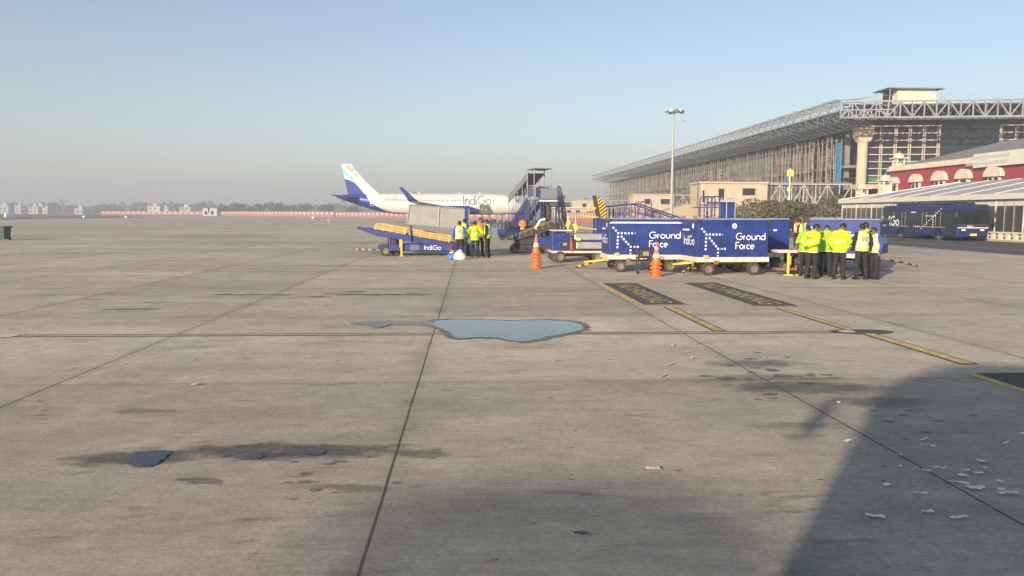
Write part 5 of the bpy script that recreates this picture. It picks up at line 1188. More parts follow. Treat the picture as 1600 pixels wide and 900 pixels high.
# ------------------------------------------------------------------ passenger stairs near the nose
STB = mat('slate_blue_steel', (0.035, 0.048, 0.11), 0.5, var=0.3, scale=1.5)
def stairs(lab, loc, rz, rise, run, wd, canopy, cat='passenger stairs'):
    t = thing('passenger_stairs', lab, cat, loc, rz, 'mobile passenger stairs')
    # climbs along +x from x=0, platform beyond
    z0 = 0.75; PL = 1.7
    mb = MB(); n = 14
    for i in range(n): mb.bx(run*i/n, run*(i+1)/n+0.05, 0.06, wd-0.06, z0+(rise-z0)*(i+1)/n-0.04, z0+(rise-z0)*(i+1)/n)
    mb.build('treads', GREYM, t)
    mb = MB()
    for y in (0, wd-0.06): mb.prism([(-0.2,z0-0.1),(0,z0+0.25),(run,rise+0.22),(run,rise-0.35),(0.25,z0-0.25)], y, y+0.06)
    mb.prism([(0.6,z0+0.2),(run,rise-0.4),(run,rise-1.6),(0.9,z0)], 0.08, 0.11)
    mb.build('stringers', STB, t)
    mb = MB(); mb.bx(run, run+PL, 0, wd, rise-0.12, rise); mb.build('platform', GREYM, t)
    for y in (0.02, wd-0.02):
        mb = MB(); a = (0, y, z0+1.15); b = (run, y, rise+1.1); c = (run+PL, y, rise+1.1); mb.path([a, b, c], 0.035); mb.path([(0,y,z0+.7),(run,y,rise+.65),(run+PL,y,rise+.65)], 0.02)
        for i in range(9): f = i/8; mb.tube((run*f, y, z0+0.1+(rise-z0)*f), (run*f, y, z0+1.15+(rise-z0-0.05)*f), 0.025)
        for i in range(1, 4): x = run+PL*i/3; mb.tube((x,y,rise), (x,y,rise+1.1), 0.03)
        mb.build('handrail', PUR if not canopy else GREYM, t)
    mb = MB(); mb.bx(run+0.1, run+PL-0.1, 0.0, 0.03, rise+0.15, rise+0.95); mb.bx(run+PL-0.04, run+PL, 0.1, wd-0.1, rise+0.1, rise+0.95); mb.build('side_screen', mat('smoked_blue_screen', (0.05,0.06,0.12), 0.4), t)
    mb = MB()
    for x in (run*0.55, run+0.1, run+PL-0.1):
        for y in (0.12, wd-0.12): mb.tube((x,y,0.5), (x,y,rise-0.1 if x > run*.6 else z0+(rise-z0)*0.5), 0.07)
    mb.tube((run*0.5,0.1,0.6), (run+PL-0.1,0.1,rise-0.3), 0.05); mb.tube((run+PL-0.1,0.1,0.6), (run+0.1,0.1,rise-0.3), 0.05)
    mb.tube((run*0.5,wd-0.1,0.6), (run+PL-0.1,wd-0.1,rise-0.3), 0.05); mb.tube((run*.7,0.1,1.4),(run+PL,0.1,1.4),0.05)
    mb.build('support_frame', STB, t)
    mb = MB(); mb.bx(-0.3, run+PL+0.2, 0.1, wd-0.1, 0.38, 0.62); mb.bx(run+PL-1.1, run+PL+0.3, 0.05, wd-0.05, 0.62, 1.25); mb.build('chassis', STB, t, bevel=0.03)
    for x in (0.5, run+PL-0.6):
        for y in (0.1, wd-0.1): wheel(t, (x, y, 0.34), 0.34, 0.2)
    if canopy:
        mb = MB()
        for k in range(1): mb.prism([(0.1,z0+2.9),(run,rise+2.15),(run,rise+2.22),(0.1,z0+2.97)], -0.08, wd+0.08)
        mb.prism([(run-0.2,rise+2.45),(run+PL,rise+2.5),(run+PL,rise+2.58),(run-0.2,rise+2.53)], -0.08, wd+0.08)
        mb.prism([(0.1,z0+2.2),(0.1,z0+2.9),(run,rise+2.15),(run,rise+1.6)], -0.1, -0.06); 
        mb.build('canopy', mat('grey_canopy', (0.17,0.17,0.19), 0.6, var=0.2), t)
        mb = MB()
        for y in (-0.05, wd+0.05):
            for i in range(5): f = i/4; mb.tube((0.1+(run-0.1)*f,y,z0+0.9+(rise-z0)*f), (0.1+(run-0.1)*f,y,z0+2.9+(rise-z0-0.75)*f), 0.03)
            for x in (run+0.1, run+PL-0.05): mb.tube((x,y,rise), (x,y,rise+2.5), 0.04)
            mb.tube((0.1,y,z0+2.92),(run,y,rise+2.18),0.05)
        mb.build('canopy_posts', GREYM, t)
    return t
gA = GX(795, 71); gA2 = GX(824, 66.5)
dv_ = gA2-gA; stairs('passenger stairs with a long grey canopy rising right beside the aircraft nose', gA, math.atan2(dv_.y, dv_.x), 3.3, dv_.length, 1.5, True)
gB = GX(859, 67.0); gB2 = GX(848, 63.6); dv_ = gB2-gB
stairs('open blue passenger stairs descending right, beside the canopied stairs', gB, math.atan2(dv_.y, dv_.x), 3.1, dv_.length, 1.5, False)

# ------------------------------------------------------------------ small tractors and dollies by the aircraft
def tractor(px, Y, rz, lab, m=BLUE2):
    t = thing('baggage_tractor', lab, 'tractor', GX(px, Y), rz, 'small blue baggage tractors')
    mb = MB(); mb.bx(-1.3, 1.3, -0.6, 0.6, 0.35, 0.85); mb.bx(0.4, 1.25, -0.55, 0.55, 0.85, 1.1); mb.build('body', m, t, bevel=0.05)
    mb = MB(); mb.bx(-0.7, -0.2, -0.4, 0.4, 0.853, 1.05); mb.bx(-0.8, -0.68, -0.4, 0.4, 0.86, 1.4); mb.build('seat', BLACKM, t, bevel=0.03)
    mb = MB(); mb.tube((0.35,0,0.9), (0.1,0,1.3), 0.03); mb.lathe([(0.15,-.01),(0.18,-.01),(0.18,.01),(0.15,.01)], (0.1,0,1.3), 'Z', n=12); mb.build('steering_wheel', BLACKM, t)
    mb = MB()
    for x in (-0.95, 0.4):
        for y in (-0.5, 0.5): mb.tube((x,y,0.85), (x,y,1.95), 0.03)
    mb.bx(-1.05, 0.5, -0.58, 0.58, 1.95, 2.02); mb.build('roof', m, t)
    for x in (-0.85, 0.85):
        for y in (-0.55, 0.55): wheel(t, (x, y, 0.32), 0.32, 0.2)
    return t
tractor(762, 118, 0.1, 'blue baggage tractor under the forward belly of the aircraft')
tractor(806, 58, 0.5, 'blue baggage tractor parked at the foot of the canopied stairs')
def dolly(px, Y, lab, n=2):
    t = thing('flat_dolly', lab, 'dolly', GX(px, Y), 0.05, 'flat baggage dollies')
    mb = MB(); mb.bx(-1.4, 1.4, -0.75, 0.75, 0.45, 0.58); mb.build('deck', PUR, t, bevel=0.01)
    mb = MB(); mb.bx(1.34, 1.4, -0.75, 0.75, 0.58, 1.1); mb.build('end_board', PUR, t)
    for x in (-1, 1):
        for y in (-0.6, 0.6): wheel(t, (x, y, 0.2), 0.2, 0.14)
dolly(776, 112, 'flat violet baggage dolly left of the stairs'); dolly(790, 108, 'flat violet baggage dolly closest to the stairs')

# ------------------------------------------------------------------ bus
def bus(lab, loc, rz, L=10.6, W=2.5, H=2.85, marks=True, rx=0.35, rz2=0.22, ms=1.0):
    # local: front at y=0 looking to -y, body runs to +y, x centred
    t = thing('airport_bus', lab, 'bus', loc, rz)
    def prof(w_, z0, z1, ax, az):
        pts = [(-w_/2, z0), (w_/2, z0)]
        pts += [(w_/2-ax+ax*math.cos(R(a)), z1-az+az*math.sin(R(a))) for a in range(0, 91, 15)]
        pts += [(-w_/2+ax-ax*math.sin(R(a)), z1-az+az*math.cos(R(a))) for a in range(0, 91, 15)]
        return pts
    belt = 0.30*H+0.2; wt = H*0.82
    mb = MB(); mb.bx(-W/2, W/2, 0.02, L, 0.30, belt); mb.build('lower_body', mat('deep_coach_blue', (0.010, 0.024, 0.12), 0.35, var=0.2), t, bevel=0.08, seg=3)
    mb = MB(); mb.prism([(-W/2+.02, belt), (W/2-.02, belt), (W/2-.02, wt), (-W/2+.02, wt)], 0.10, L-0.02); mb.build('window_band', GLASSB, t)
    mb = MB(); mb.prism(prof(W, wt, H, rx, rz2), 0.0, L); mb.build('roof_shell', NAVY, t, bevel=0.04)
    mb = MB(); mb.bx(-W/2+0.35, W/2-0.35, 1.2, 3.6, H, H+0.18); mb.bx(-W/2+0.35, W/2-0.35, L-4.5, L-1.5, H, H+0.18); mb.build('roof_pod', NAVY, t, bevel=0.06)
    # pillars and doors on both sides
    for s in (-1, 1):
        x = s*(W/2-0.005)
        for y in (0.12, 1.75, 3.35, 5.3, 6.6, 8.3, L-0.2):
            mb = MB(); mb.bx(x-0.02, x+0.02, y-0.05, y+0.05, belt, wt); mb.build('pillar', NAVY, t)
        for y in (0.35, 5.45):
            d = MB(); d.bx(x-0.03, x+0.025, y, y+1.15, 0.36, wt-0.02); do = d.build('door', NAVY, t, bevel=0.01)
            for k in range(2): g_ = MB(); g_.bx(x+s*0.027-0.004, x+s*0.027+0.004, y+0.06+k*0.54, y+0.52+k*0.54, 0.5, wt-0.12); g_.build('door_glass', GLASSB, do)
        mb = MB(); mb.bx(x-0.015, x+0.02, 1.6, L-0.3, belt-0.03, belt+0.02); mb.build('trim_line', mat('orange_trim', (0.55,0.28,0.12), 0.5), t)
        for y in (2.35, L-3.0):
            wheel(t, (s*(W/2-0.13), y, 0.46), 0.46, 0.26, 'X')
            a_ = MB(); a_.lathe([(0.48,-0.02),(0.58,-0.02),(0.58,0.02),(0.48,0.02)], (s*(W/2+0.002), y, 0.46), 'X', n=24); a_.build('wheel_arch', BLACKM, t)
        # interior glimpses: seats and poles read as pale uprights behind the glass
        m_ = MB(); 
        for y in (2.2, 2.9, 4.1, 4.7, 7.2, 7.7, 9.0): m_.bx(x-0.012*s-0.01, x-0.012*s+0.018, y, y+0.05, belt+0.05, wt-0.05)
        m_.build('grab_poles', GREYM, t)
    mb = MB(); mb.bx(-W/2+0.16, W/2-0.16, 0.03, 0.09, belt+0.28, wt-0.02); mb.build('windscreen', GLASSB, t, bevel=0.02)
    mb = MB(); mb.bx(-W/2+0.02, W/2-0.02, 0.015, 0.1, belt+0.0, belt+0.27); mb.build('front_panel', BLACKM, t, bevel=0.02)
    mb = MB(); mb.bx(-W/2+0.02, W/2-0.02, -0.012, 0.014, belt-0.05, belt+0.01); mb.build('white_trim', WHITEP, t)
    for s in (-1, 1):
        mb = MB(); mb.bx(s*(W/2-0.5)-0.16, s*(W/2-0.5)+0.16, 0.0, 0.03, belt-0.26, belt-0.13); mb.build('headlight', WHITEP, t, bevel=0.01)
        mb = MB(); mb.path([(s*(W/2-0.1), 0.05, wt+0.1), (s*(W/2+0.28), -0.22, wt+0.05), (s*(W/2+0.3), -0.22, wt-0.15)], 0.025); arm = mb.build('mirror', BLACKM, t)
        mb = MB(); mb.box((s*(W/2+0.3), -0.22, wt-0.35), (0.24*ms, 0.12, 0.42)); mb.build('mirror_head', BLACKM, arm, bevel=0.03)
    mb = MB(); mb.bx(-0.2, 0.32, -0.012, 0.019, 0.42, 0.58); mb.build('number_plate', YELB, t)
    if marks:
        mb = MB(); letters(mb, 'IndiGo', plane_T((-W/2-0.028, L+0.0, belt+0.04), (0,-1,0), (0,0,1)), 0.80, 0.13, sx=1.0); 
        letters(mb, 'IndiGo', plane_T((-0.5, -0.015, belt+0.03), (1,0,0), (0,0,1)), 0.15, 0.13, sx=0.95); mb.build('lettering', LETW, t)
        mb = MB(); Tm = plane_T((-W/2-0.03, 4.9, belt-0.5), (0,-1,0), (0,0,1))
        for i in range(11): disc(mb, Tm, 0.15+i*0.26, 0.35+i*0.16, 0.06)
        for i in range(6): disc(mb, Tm, 0.75+i*0.26, 1.38, 0.06)
        for i in range(5): disc(mb, Tm, 1.75, 0.5+i*0.19, 0.06)
        for i in range(4): disc(mb, Tm, -0.9+i*0.26, 0.5, 0.06)
        mb.build('dot_pattern', LETW, t)
        mb = MB(); mb.bx(-W/2-0.03, -W/2-0.01, 5.6, 6.3, wt-0.13, wt-0.06); mb.build('door_light', LETW, t)
    return t
p = AT(1495, 376, 57.0); bus('blue and black airport bus standing in front of the marquee', (p.x+1.25, 57.0, 0), R(0), L=10.8)
bus('tall airport bus standing close behind the viewpoint, its shadow falling over the concrete', (0.12, -0.30, 0), R(180)+R(180), L=11, W=2.75, H=3.62, marks=False, rx=1.25, rz2=0.75, ms=0.55).rotation_euler = (0, 0, R(180))
# ------------------------------------------------------------------ people
from mathutils import noise as noise_
SKIN = mat('brown_skin', (0.22, 0.115, 0.065), 0.55, var=0.08, scale=6)
HAIR = mat('black_hair', (0.010, 0.009, 0.009), 0.5, var=0.2, scale=30)
HV = mat('fluorescent_yellow', (0.42, 0.58, 0.015), 0.85, var=0.2, scale=7, bump=0.7)
HV2 = mat('lime_yellow_jacket', (0.30, 0.50, 0.03), 0.85, var=0.2, scale=7, bump=0.7)
HVM = mat('pale_yellow_mesh', (0.58, 0.68, 0.16), 0.8, var=0.15, scale=5, bump=0.3)
HG = mat('fluorescent_green', (0.22, 0.66, 0.10), 0.75, var=0.12, scale=5, bump=0.3)
HVP = mat('pale_lime_fabric', (0.46, 0.56, 0.16), 0.75, var=0.12, scale=5, bump=0.3)
HO = mat('fluorescent_orange', (0.85, 0.22, 0.05), 0.75, var=0.12, scale=5, bump=0.3)
BAND = mat('silver_reflective_tape', (0.70, 0.72, 0.60), 0.4, var=0.08, scale=6)
TRS = mat('charcoal_trousers', (0.018, 0.020, 0.028), 0.85, var=0.3, scale=5, bump=0.3)
SHB = mat('dark_sweater', (0.014, 0.015, 0.022), 0.85, var=0.25, scale=5)
SHBL = mat('blue_sleeves', (0.03, 0.07, 0.26), 0.8, var=0.2, scale=5)
SHO = mat('dark_shoes', (0.015, 0.013, 0.012), 0.5, var=0.2)
def remesh(mb, name, mats, parent, voxel, rule=None, smooth_it=3, cut=None, fold=0.0, seed_=0.0):
    me = bpy.data.meshes.new('tmp'); me.from_pydata(mb.v, [], mb.f); me.update()
    bm = bmesh.new(); bm.from_mesh(me); bmesh.ops.recalc_face_normals(bm, faces=bm.faces); bm.to_mesh(me); bm.free()
    o = bpy.data.objects.new('tmp', me); COL.objects.link(o)
    r = o.modifiers.new('r', 'REMESH'); r.mode = 'VOXEL'; r.voxel_size = voxel
    s = o.modifiers.new('s', 'SMOOTH'); s.factor = 0.5; s.iterations = smooth_it
    dg = bpy.context.evaluated_depsgraph_get(); dg.update(); m2 = bpy.data.meshes.new_from_object(o.evaluated_get(dg))
    bpy.data.objects.remove(o); bpy.data.meshes.remove(me)
    if fold:
        nrm = [v.normal.copy() for v in m2.vertices]
        for v, nn in zip(m2.vertices, nrm):
            q = Vector((v.co.x*7+seed_, v.co.y*7, v.co.z*13+abs(v.co.x)*6)); v.co += nn*fold*(noise_.noise(q)+0.5*noise_.noise(q*2.1))
    m2.name = name; m2.materials.clear()
    for m in mats: m2.materials.append(m)
    for p in m2.polygons:
        p.use_smooth = True; p.material_index = rule(p.center) if rule else 0
    if cut:
        bm = bmesh.new(); bm.from_mesh(m2); bmesh.ops.delete(bm, geom=[f for f in bm.faces if cut(f.calc_center_median())], context='FACES'); bm.to_mesh(m2); bm.free()
    ob = bpy.data.objects.new(name, m2); COL.objects.link(ob); ob.parent = parent; return ob
def cap(mb, p, q, r1, r2, n=12):
    mb.tube(p, q, r1, r2, n=n); mb.ell(p, (r1,)*3, n=n); mb.ell(q, (r2,)*3, n=n)
def loft(mb, rings, n=18):     # rings: (x, y, z, rx, ry)
    vs = []
    for (x, y, z, rx, ry) in rings:
        for i in range(n): t = 2*math.pi*i/n; vs.append((x+rx*math.cos(t), y+ry*math.sin(t), z))
    fs = [(a*n+i, a*n+(i+1) % n, (a+1)*n+(i+1) % n, (a+1)*n+i) for a in range(len(rings)-1) for i in range(n)]
    fs += [tuple(range(n-1, -1, -1)), tuple(range((len(rings)-1)*n, len(rings)*n))]
    mb.add(vs, fs)
ARMS = {   # elbow, wrist (for the right side, x>0), body facing -y
 'down': ((.27,.03,1.14), (.27,-.06,.90)), 'behind': ((.30,.12,1.15), (.07,.20,1.02)), 'front': ((.27,.02,1.15), (.09,-.24,1.10)),
 'pocket': ((.31,.08,1.15), (.21,-.04,.95)), 'phone': ((.25,-.05,1.14), (.07,-.30,1.22)), 'hip': ((.36,.08,1.17), (.20,-.06,1.02))}
def person(lab, loc, yaw, h=1.72, top='jacket', cols=(0,), lean=0.0, nod=0.12, armL='down', armR='down', stance=0.11, step=0.0, headturn=0.0, shirt=None, group=None, cap_=False, main=None, fat=1.0):
    k = h/1.72; t = thing('person', lab, 'person', loc, yaw, group); t.scale = (k, k, k)
    main = main or HV; shirt = shirt or SHB
    sh = lambda z: -lean*max(0, z-0.9)          # forward lean of the trunk
    hx, hy, hz_ = 0.0, sh(1.6)-nod*0.35, 1.595-nod*0.12
    HMx = Matrix.Translation((hx, hy, hz_)) @ Matrix.Rotation(headturn, 4, 'Z') @ Matrix.Rotation(nod*2.4, 4, 'X')
    def H(p): return tuple(HMx @ Vector(p))
    # body, one skin
    mb = MB(); f = fat
    loft(mb, [(0,0,.86,.15,.11),(0,0,.95,.165*f,.12*f),(0,sh(1.08),1.08,.15*f,.115*f),(0,sh(1.25),1.25,.165*f,.12*f),(0,sh(1.38),1.38,.185,.11),(0,sh(1.45),1.45,.12,.085),(0,sh(1.48),1.48,.065,.065)])
    cap(mb, (0,sh(1.42)+.01,1.42), (0,hy+.015,hz_-.06), .062, .056)
    hb = MB(); hb.ell((0,0,.015), (.078,.098,.112), 18); hb.ell((0,-.03,-.05), (.058,.068,.065), 14); hb.ell((0,-.103,-.012), (.014,.020,.024), 8); hb.ell((0,-.094,-.052),(.026,.012,.010),8)
    for s in (-1, 1): hb.ell((s*.08,.008,-.005), (.012,.022,.032), 8)
    mb.add([H(v) for v in hb.v], hb.f)
    J = {}
    for s, am in ((-1, armL), (1, armR)):
        e, w_ = ARMS[am]; S = (s*.185, sh(1.40), 1.405); E = (s*e[0], e[1]+sh(e[2]), e[2]); W_ = (s*w_[0], w_[1]+sh(w_[2]), w_[2])
        cap(mb, S, E, .050, .040); cap(mb, E, W_, .040, .027)
        d = (Vector(W_)-Vector(E)).normalized(); side = d.cross(Vector((s,0,0))); side = side.normalized() if side.length > .2 else Vector((0,1,0))
        nrm = d.cross(side).normalized(); Wv = Vector(W_); palm = Wv+d*.075
        cap(mb, tuple(Wv+d*.01), tuple(palm), .026, .030, 8)
        for j in range(4):
            b0 = palm+side*(.026-.0175*j)+d*.015; ln = (.036,.041,.038,.030)[j]; m1__ = b0+d*ln; m2 = m1__+(d*.8+nrm*.5*s).normalized()*ln*.75
            cap(mb, tuple(b0), tuple(m1__), .0092, .0085, 6); cap(mb, tuple(m1__), tuple(m2), .0085, .0075, 6)
        th = Wv+d*.03+side*.022; th2 = th+(d*.6+side*.8).normalized()*.035; cap(mb, tuple(th), tuple(th2), .011, .0095, 6); cap(mb, tuple(th2), tuple(th2+d*.025), .0095, .008, 6)
        J[s] = (S, E, W_)
    LG = {}
    for s in (-1, 1):
        hp = (s*.088, 0, .90); st_ = step*s; kn = (s*(stance+.0), -.02+st_*.5, .49); an = (s*(stance+.012), .03+st_, .09)
        cap(mb, hp, kn, .080, .054); cap(mb, kn, an, .052, .036); cap(mb, (an[0], an[1], .055), (an[0]+s*.02, an[1]-.13, .04), .036, .032, 8); LG[s] = (hp, kn, an)
    body = remesh(mb, 'body', [SKIN], t, 0.0095, smooth_it=2)
    # trousers
    mb = MB(); loft(mb, [(0,0,.80,.10,.09),(0,0,.88,.172*f,.135*f),(0,sh(1.0),1.0,.172*f,.132*f),(0,sh(1.04),1.04,.16*f,.125*f)])
    for s in (-1, 1):
        hp, kn, an = LG[s]; cap(mb, hp, (kn[0], kn[1], kn[2]), .098, .076); mb.tube(kn, (an[0], an[1], .075), .076, .066, n=14); mb.ell(kn, (.076,)*3)
        mb.ell((an[0], an[1], .50*0+.12), (.068,.072,.05)); mb.ell((kn[0]+s*.005, kn[1]+.01, .38), (.074,.078,.1)); mb.ell((kn[0], kn[1]-.01, .30), (.07,.068,.07))
    remesh(mb, 'trousers', [TRS], t, 0.014, smooth_it=2, fold=0.014, seed_=loc[0]*5)
    for s in (-1, 1):
        an = LG[s][2]; mb = MB(); cap(mb, (an[0], an[1]+.01, .045), (an[0]+s*.025, an[1]-.16, .038), .046, .040, 10); mb.bx(an[0]-.045, an[0]+.055, an[1]-.19, an[1]+.05, 0.0, .022)
        remesh(mb, 'shoe', [SHO], t, 0.012, smooth_it=2)
    hem = .82
    TR = lambda g, hm: [(0,0,hm,.188*f+g,.145*f+g),(0,sh(.95),.95,.192*f+g,.15*f+g),(0,sh(1.1),1.1,.178*f+g,.14*f+g),(0,sh(1.25),1.25,.190*f+g,.142*f+g),(0,sh(1.36),1.36,.205+g,.132+g),(0,sh(1.425),1.425,.170+g,.108+g),(0,sh(1.47),1.47,.095+g,.085+g),(0,sh(1.505),1.505,.072+g,.074+g)]
    def sleeves(mb, g):
        for s in (-1, 1):
            S, E, W_ = J[s]; cap(mb, S, E, .074+g, .062+g); cap(mb, E, tuple(Vector(W_)*.96+Vector(E)*.04), .062+g, .048+g)
            md = (Vector(S)+Vector(E))/2; mb.ell(tuple(md+Vector((s*.008,.01,0))), (.072+g,)*3)
    if top in ('jacket',):
        mb = MB(); loft(mb, TR(0.012, hem)); sleeves(mb, 0.008)
        def rule(c):
            if c.z < hem+.03: return 1
            if abs(c.x) < .24 and 1.10 < c.z < 1.21: return 2
            return 0
        remesh(mb, 'jacket', [main, BAND, HVM if main is HV else main], t, 0.0135, rule, 2, fold=0.017, seed_=loc[0]*3)
    else:
        mb = MB(); loft(mb, TR(-.012, .86)); sleeves(mb, 0.0); remesh(mb, 'sweater', [shirt], t, 0.0135, None, 2, fold=0.014, seed_=loc[0])
        mb = MB(); loft(mb, TR(0.016, .88))
        def rule(c):
            if 1.0 < c.z < 1.05 or c.z < .90: return 1
            if c.z > 1.10 and .10 < abs(c.x) < .155: return 1
            if 1.12 < c.z < 1.16: return 1
            return 0
        remesh(mb, 'vest', [main, BAND], t, 0.0135, rule, 2, fold=0.017, seed_=loc[0]*3)
        # print on the back
    if top == 'jacket' or main is HVP:
        mb = MB(); yb = .155 if top == 'jacket' else .158
        for i in range(2 if top == 'jacket' else 3): z = 1.30-i*.05; mb.bx(-.09, .09, yb+.0+sh(z)+.004, yb+.008+sh(z)+.004, z, z+.018)
        mb.build('back_print', mat('grey_print', (0.18,0.2,0.12), 0.7), t)
    # hair, eyes, mouth
    mb = MB(); mb.ell((0,.018,.038), (.086,.100,.106), 20); m_ = [Vector(v) for v in mb.v]
    bmv = MB(); bmv.add([H(v) for v in m_], mb.f); hr = bmv.build('cap' if cap_ else 'hair', HAIR if not cap_ else mat('navy_cap', (0.01,0.012,0.03), 0.7), t, smooth=True)
    bm = bmesh.new(); bm.from_mesh(hr.data); inv = HMx.inverted()
    def face(c): c = inv @ c; return (c.y < -.035 and c.z < .072) or (c.z < -.03 and c.y < .045) or c.z < -.062
    bmesh.ops.delete(bm, geom=[f_ for f_ in bm.faces if face(f_.calc_center_median())], context='FACES'); bm.to_mesh(hr.data); bm.free()
    if cap_: mb = MB(); mb.add([H(v) for v in [(-.06,-.07,.065),(.06,-.07,.065),(.05,-.16,.05),(-.05,-.16,.05),(-.06,-.07,.075),(.06,-.07,.075),(.05,-.16,.06),(-.05,-.16,.06)]], [(0,3,2,1),(4,5,6,7),(0,1,5,4),(1,2,6,5),(2,3,7,6),(3,0,4,7)]); mb.build('peak', mat('navy_cap', (0.01,0.012,0.03), 0.7), hr)
    for s in (-1, 1):
        mb = MB(); e2 = MB(); e2.ell((s*.031,-.078,.018), (.011,.010,.007), 8); mb.add([H(v) for v in e2.v], e2.f); mb.build('eye', HAIR, t)
    mb = MB(); e2 = MB(); e2.ell((0,-.098,-.056), (.022,.010,.004), 8); mb.add([H(v) for v in e2.v], e2.f); mb.build('mouth', mat('lips', (0.16,0.05,0.04), 0.5), t)
    return t
def P(px, D): p = GX(px, D); return (p.x, D, 0)
RG = 'workers standing by the angled baggage cart'; LGp = 'workers standing at the silver canopied belt loader'
PI = math.pi
# right group (yaw 0 faces the camera, pi faces away, +pi/2 faces right)
person('person in yellow jacket at the left edge of the right group, half hidden', P(1259, 24.2), 2.2, 1.66, main=HV2, lean=.12, nod=.25, armL='front', armR='front', group=RG)
person('person in yellow jacket with hands clasped behind, looking right', P(1270.5, 23.2), 2.0, 1.73, lean=.08, nod=.28, armL='behind', armR='behind', group=RG, headturn=-.95, step=.04)
person('person with bowed head between two yellow jacketed workers, partly hidden', P(1293, 23.9), 2.7, 1.72, main=HV2, lean=.15, nod=.5, armL='front', armR='front', group=RG, fat=1.08)
person('broad person in yellow jacket turned right, hand in pocket, middle of the right group', P(1314, 23.0), 2.35, 1.76, lean=.1, nod=.3, armL='pocket', armR='pocket', group=RG, headturn=-1.0, fat=1.08, step=.05)
person('person in pale lime vest over dark sweater with back to the viewer', P(1349, 22.9), 3.1, 1.73, 'vest', lean=.02, nod=.1, main=HVP, shirt=SHB, armL='down', armR='down', group=RG, stance=.14)
person('person in yellow jacket mostly hidden behind the pale lime vest', P(1356, 24.3), 3.6, 1.76, lean=.05, nod=.1, armL='front', armR='front', group=RG)
person('person in lime vest with blue sleeves, rightmost of the right group', P(1370, 23.0), -1.35, 1.62, 'vest', lean=.05, nod=.15, main=HVP, shirt=SHBL, armL='front', armR='down', group=RG, cap_=True)
# left group
person('person in lime vest with blue sleeves and back turned, leftmost of the left group', P(718, 34.4), 3.0, 1.66, 'vest', main=HVP, shirt=SHBL, nod=.08, group=LGp, stance=.12)
person('person in dark cap and lime jacket hidden behind the leftmost worker', P(725, 35.7), 2.4, 1.76, 'vest', main=HV, shirt=SHBL, armR='front', nod=.15, group=LGp, cap_=True)
person('person in bright yellow jacket with hands on hips, middle of the left group', P(742, 34.6), 3.2, 1.66, armL='hip', armR='hip', nod=.1, group=LGp, stance=.13)
person('person in orange jacket facing the viewer behind the yellow jacket', P(750, 35.9), .3, 1.80, main=HO, armL='front', armR='down', nod=.12, group=LGp)
person('person in green vest with black sleeves facing left, right end of the left group', P(762, 34.4), -1.9, 1.74, 'vest', main=HG, shirt=SHB, armL='front', armR='down', nod=.15, group=LGp)
# farther workers
person('distant person in orange jacket at the foot of the canopied stairs', P(817, 57), .4, 1.7, main=HO, armL='front', armR='front')
person('distant person in yellow vest behind the angled cart, right of a cart end', P(1252, 44), .5, 1.68, 'vest', main=HV, shirt=SHB)
person('distant person in orange vest in the gap between two baggage carts', P(1246, 47), 2.5, 1.72, 'vest', main=HO, shirt=SHB)
person('distant person in pale vest next to the orange vest in the gap between carts', P(1259, 46), 1.5, 1.70, 'vest', main=HVP, shirt=SHBL)
# ------------------------------------------------------------------ bags by the left group
def sack(name, lab, cat, loc, rx, ry, rz_, m, seed, knot=True):
    rnd = random.Random(seed); mb = MB(); mb.ell((0,0,rz_*.62), (rx,ry,rz_), 28)
    mb.v = [(x*(1+.10*math.sin(7*x+seed)+rnd.uniform(-.05,.05)), y*(1+.1*math.sin(9*z+seed)), max(0.0, z*(1+rnd.uniform(-.05,.05)+.22*math.sin(5*x/rx*.5+seed)))) for (x,y,z) in mb.v]
    o = mb.build(name, m, smooth=True, loc=loc); tag(o, lab, cat)
    if knot: k_ = MB(); k_.tube((rx*.0,0,rz_*1.7), (rx*.05,0,rz_*2.05), .05, .08); k_.build('tied_neck', m, o)
    return o
sack('sack', 'full white plastic sack on the concrete at the workers\' feet', 'sack', P(719, 33.0), .30, .24, .21, mat('white_plastic_sack', (0.72,0.70,0.63), .45, var=.08, scale=7, bump=.6), 2)
sack('bag', 'bright blue bag beside the white sack', 'bag', P(704.5, 33.1), .19, .16, .19, mat('bright_blue_bag', (0.06,0.20,0.55), .5, var=.15, scale=7, bump=.5), 5)
e = thing('fire_extinguisher', 'dark red fire extinguisher standing behind the bright blue bag', 'extinguisher', P(706, 33.6))
mb = MB(); mb.lathe([(0,.12),(0.09,.12),(0.1,.16),(0.1,.52),(0.06,.6),(0.025,.64),(0,.64)], n=14); mb.bx(-.12,.12,-.12,.12,0,.12); mb.build('cylinder', mat('dark_red_paint', (.2,.02,.02), .4), e, smooth=False)
mb = MB(); mb.lathe([(.102,.25),(.102,.38)], n=14); mb.build('paper_label', WHITEP, e); mb = MB(); mb.tube((0,0,.62),(0,0,.7),.025); mb.bx(-.03,.1,-.02,.02,.68,.71); mb.build('handle', BLACKM, e)

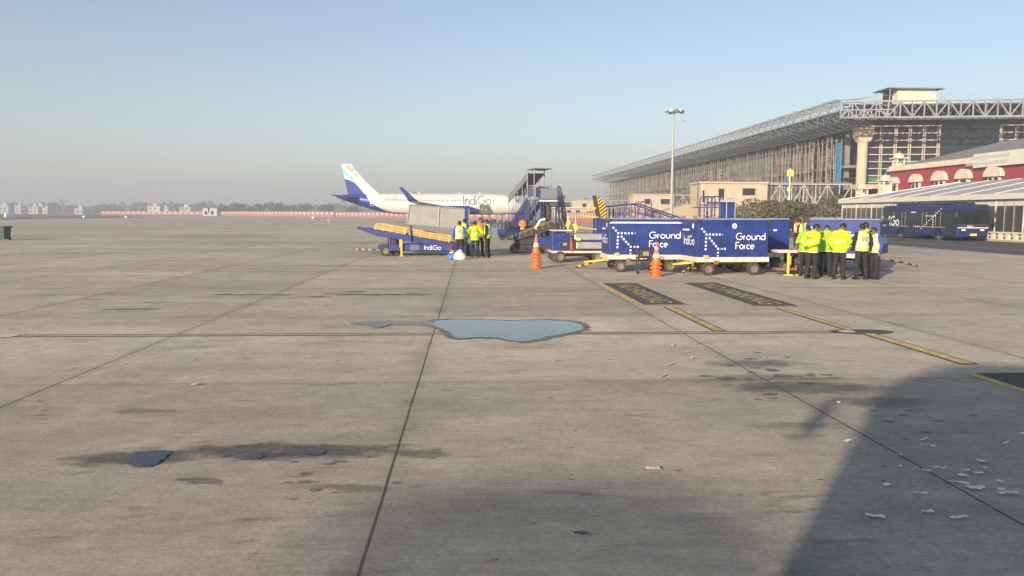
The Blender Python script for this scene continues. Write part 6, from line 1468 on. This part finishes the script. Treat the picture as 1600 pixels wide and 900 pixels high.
# ------------------------------------------------------------------ paper scraps
PAP = mat('scrap_paper', (0.72,0.71,0.68), .7, var=.05)
def scrap(px, py, l, wd, ang, seed, lab, group):
    g = G(px, py); rnd = random.Random(seed); n = 5; vs = []
    for i in range(n+1):
        f = i/n-.5; ww = wd*rnd.uniform(.8, 1.1)
        for s in (-.5, .5): vs.append((l*f*1.1, s*ww + .08*wd*math.sin(f*5+seed), .004+.012*rnd.random()))
    fs = [(2*i, 2*i+2, 2*i+3, 2*i+1) for i in range(n)]
    mb = MB(); mb.add(vs, fs); o = mb.build('paper_scrap', PAP, loc=(g.x, g.y, .012)); o.rotation_euler = (0,0,ang); s_ = o.modifiers.new('thickness', 'SOLIDIFY'); s_.thickness = .002
    return tag(o, lab, 'paper scrap', group)
PAP2 = mat('pale_chalky_scrap', (0.52,0.50,0.45), .8, var=.1)
Z = [(645,342,.10,.02),(660,367,.11,.02),(985,358,.10,.015),(540,407,.05,.02),(710,460,.08,.02),(885,433,.07,.05),(898,462,.04,.02),(820,470,.04,.04),(805,492,.07,.05),(873,481,.07,.02),(958,517,.04,.04),(860,543,.11,.06),(990,566,.14,.03),(966,552,.05,.05),(790,523,.12,.012),(490,533,.04,.03),(630,565,.08,.02),(660,643,.07,.03),(443,661,.11,.05),(790,667,.13,.03),(332,349,.10,.03),(655,473,.06,.012),(1055,317,.05,.03),(545,455,.04,.02)]
for i, (x, y, l, wd) in enumerate(Z):
    scrap(1200+x/2.6475, 560+y/2.6475, l, wd, random.Random(i).uniform(-.7, .7), i, 'small torn scrap of white paper lying in the shadow at bottom right', 'white paper scraps in the shadow')
for i, (px, py, l, wd) in enumerate(((1020,735,.10,.05),(303,603,.07,.05),(1086,560,.14,.06),(1077,551,.1,.04),(1047,571,.2,.03),(1036,589,.2,.025),(1051,541,.1,.04),(1310,631,.05,.03))):
    scrap(px, py, l, wd, .2*i, 50+i, 'small pale scrap lying on the sunlit concrete', 'pale scraps on sunlit concrete').data.materials[0] = PAP2
g = G(905, 833); mb = MB(); mb.bx(-.035,.035,-.013,.013,0,.008); o = mb.build('rubber_chip', DARK, loc=g, bevel=.006); tag(o, 'small dark rubber chip alone on the near concrete', 'debris')
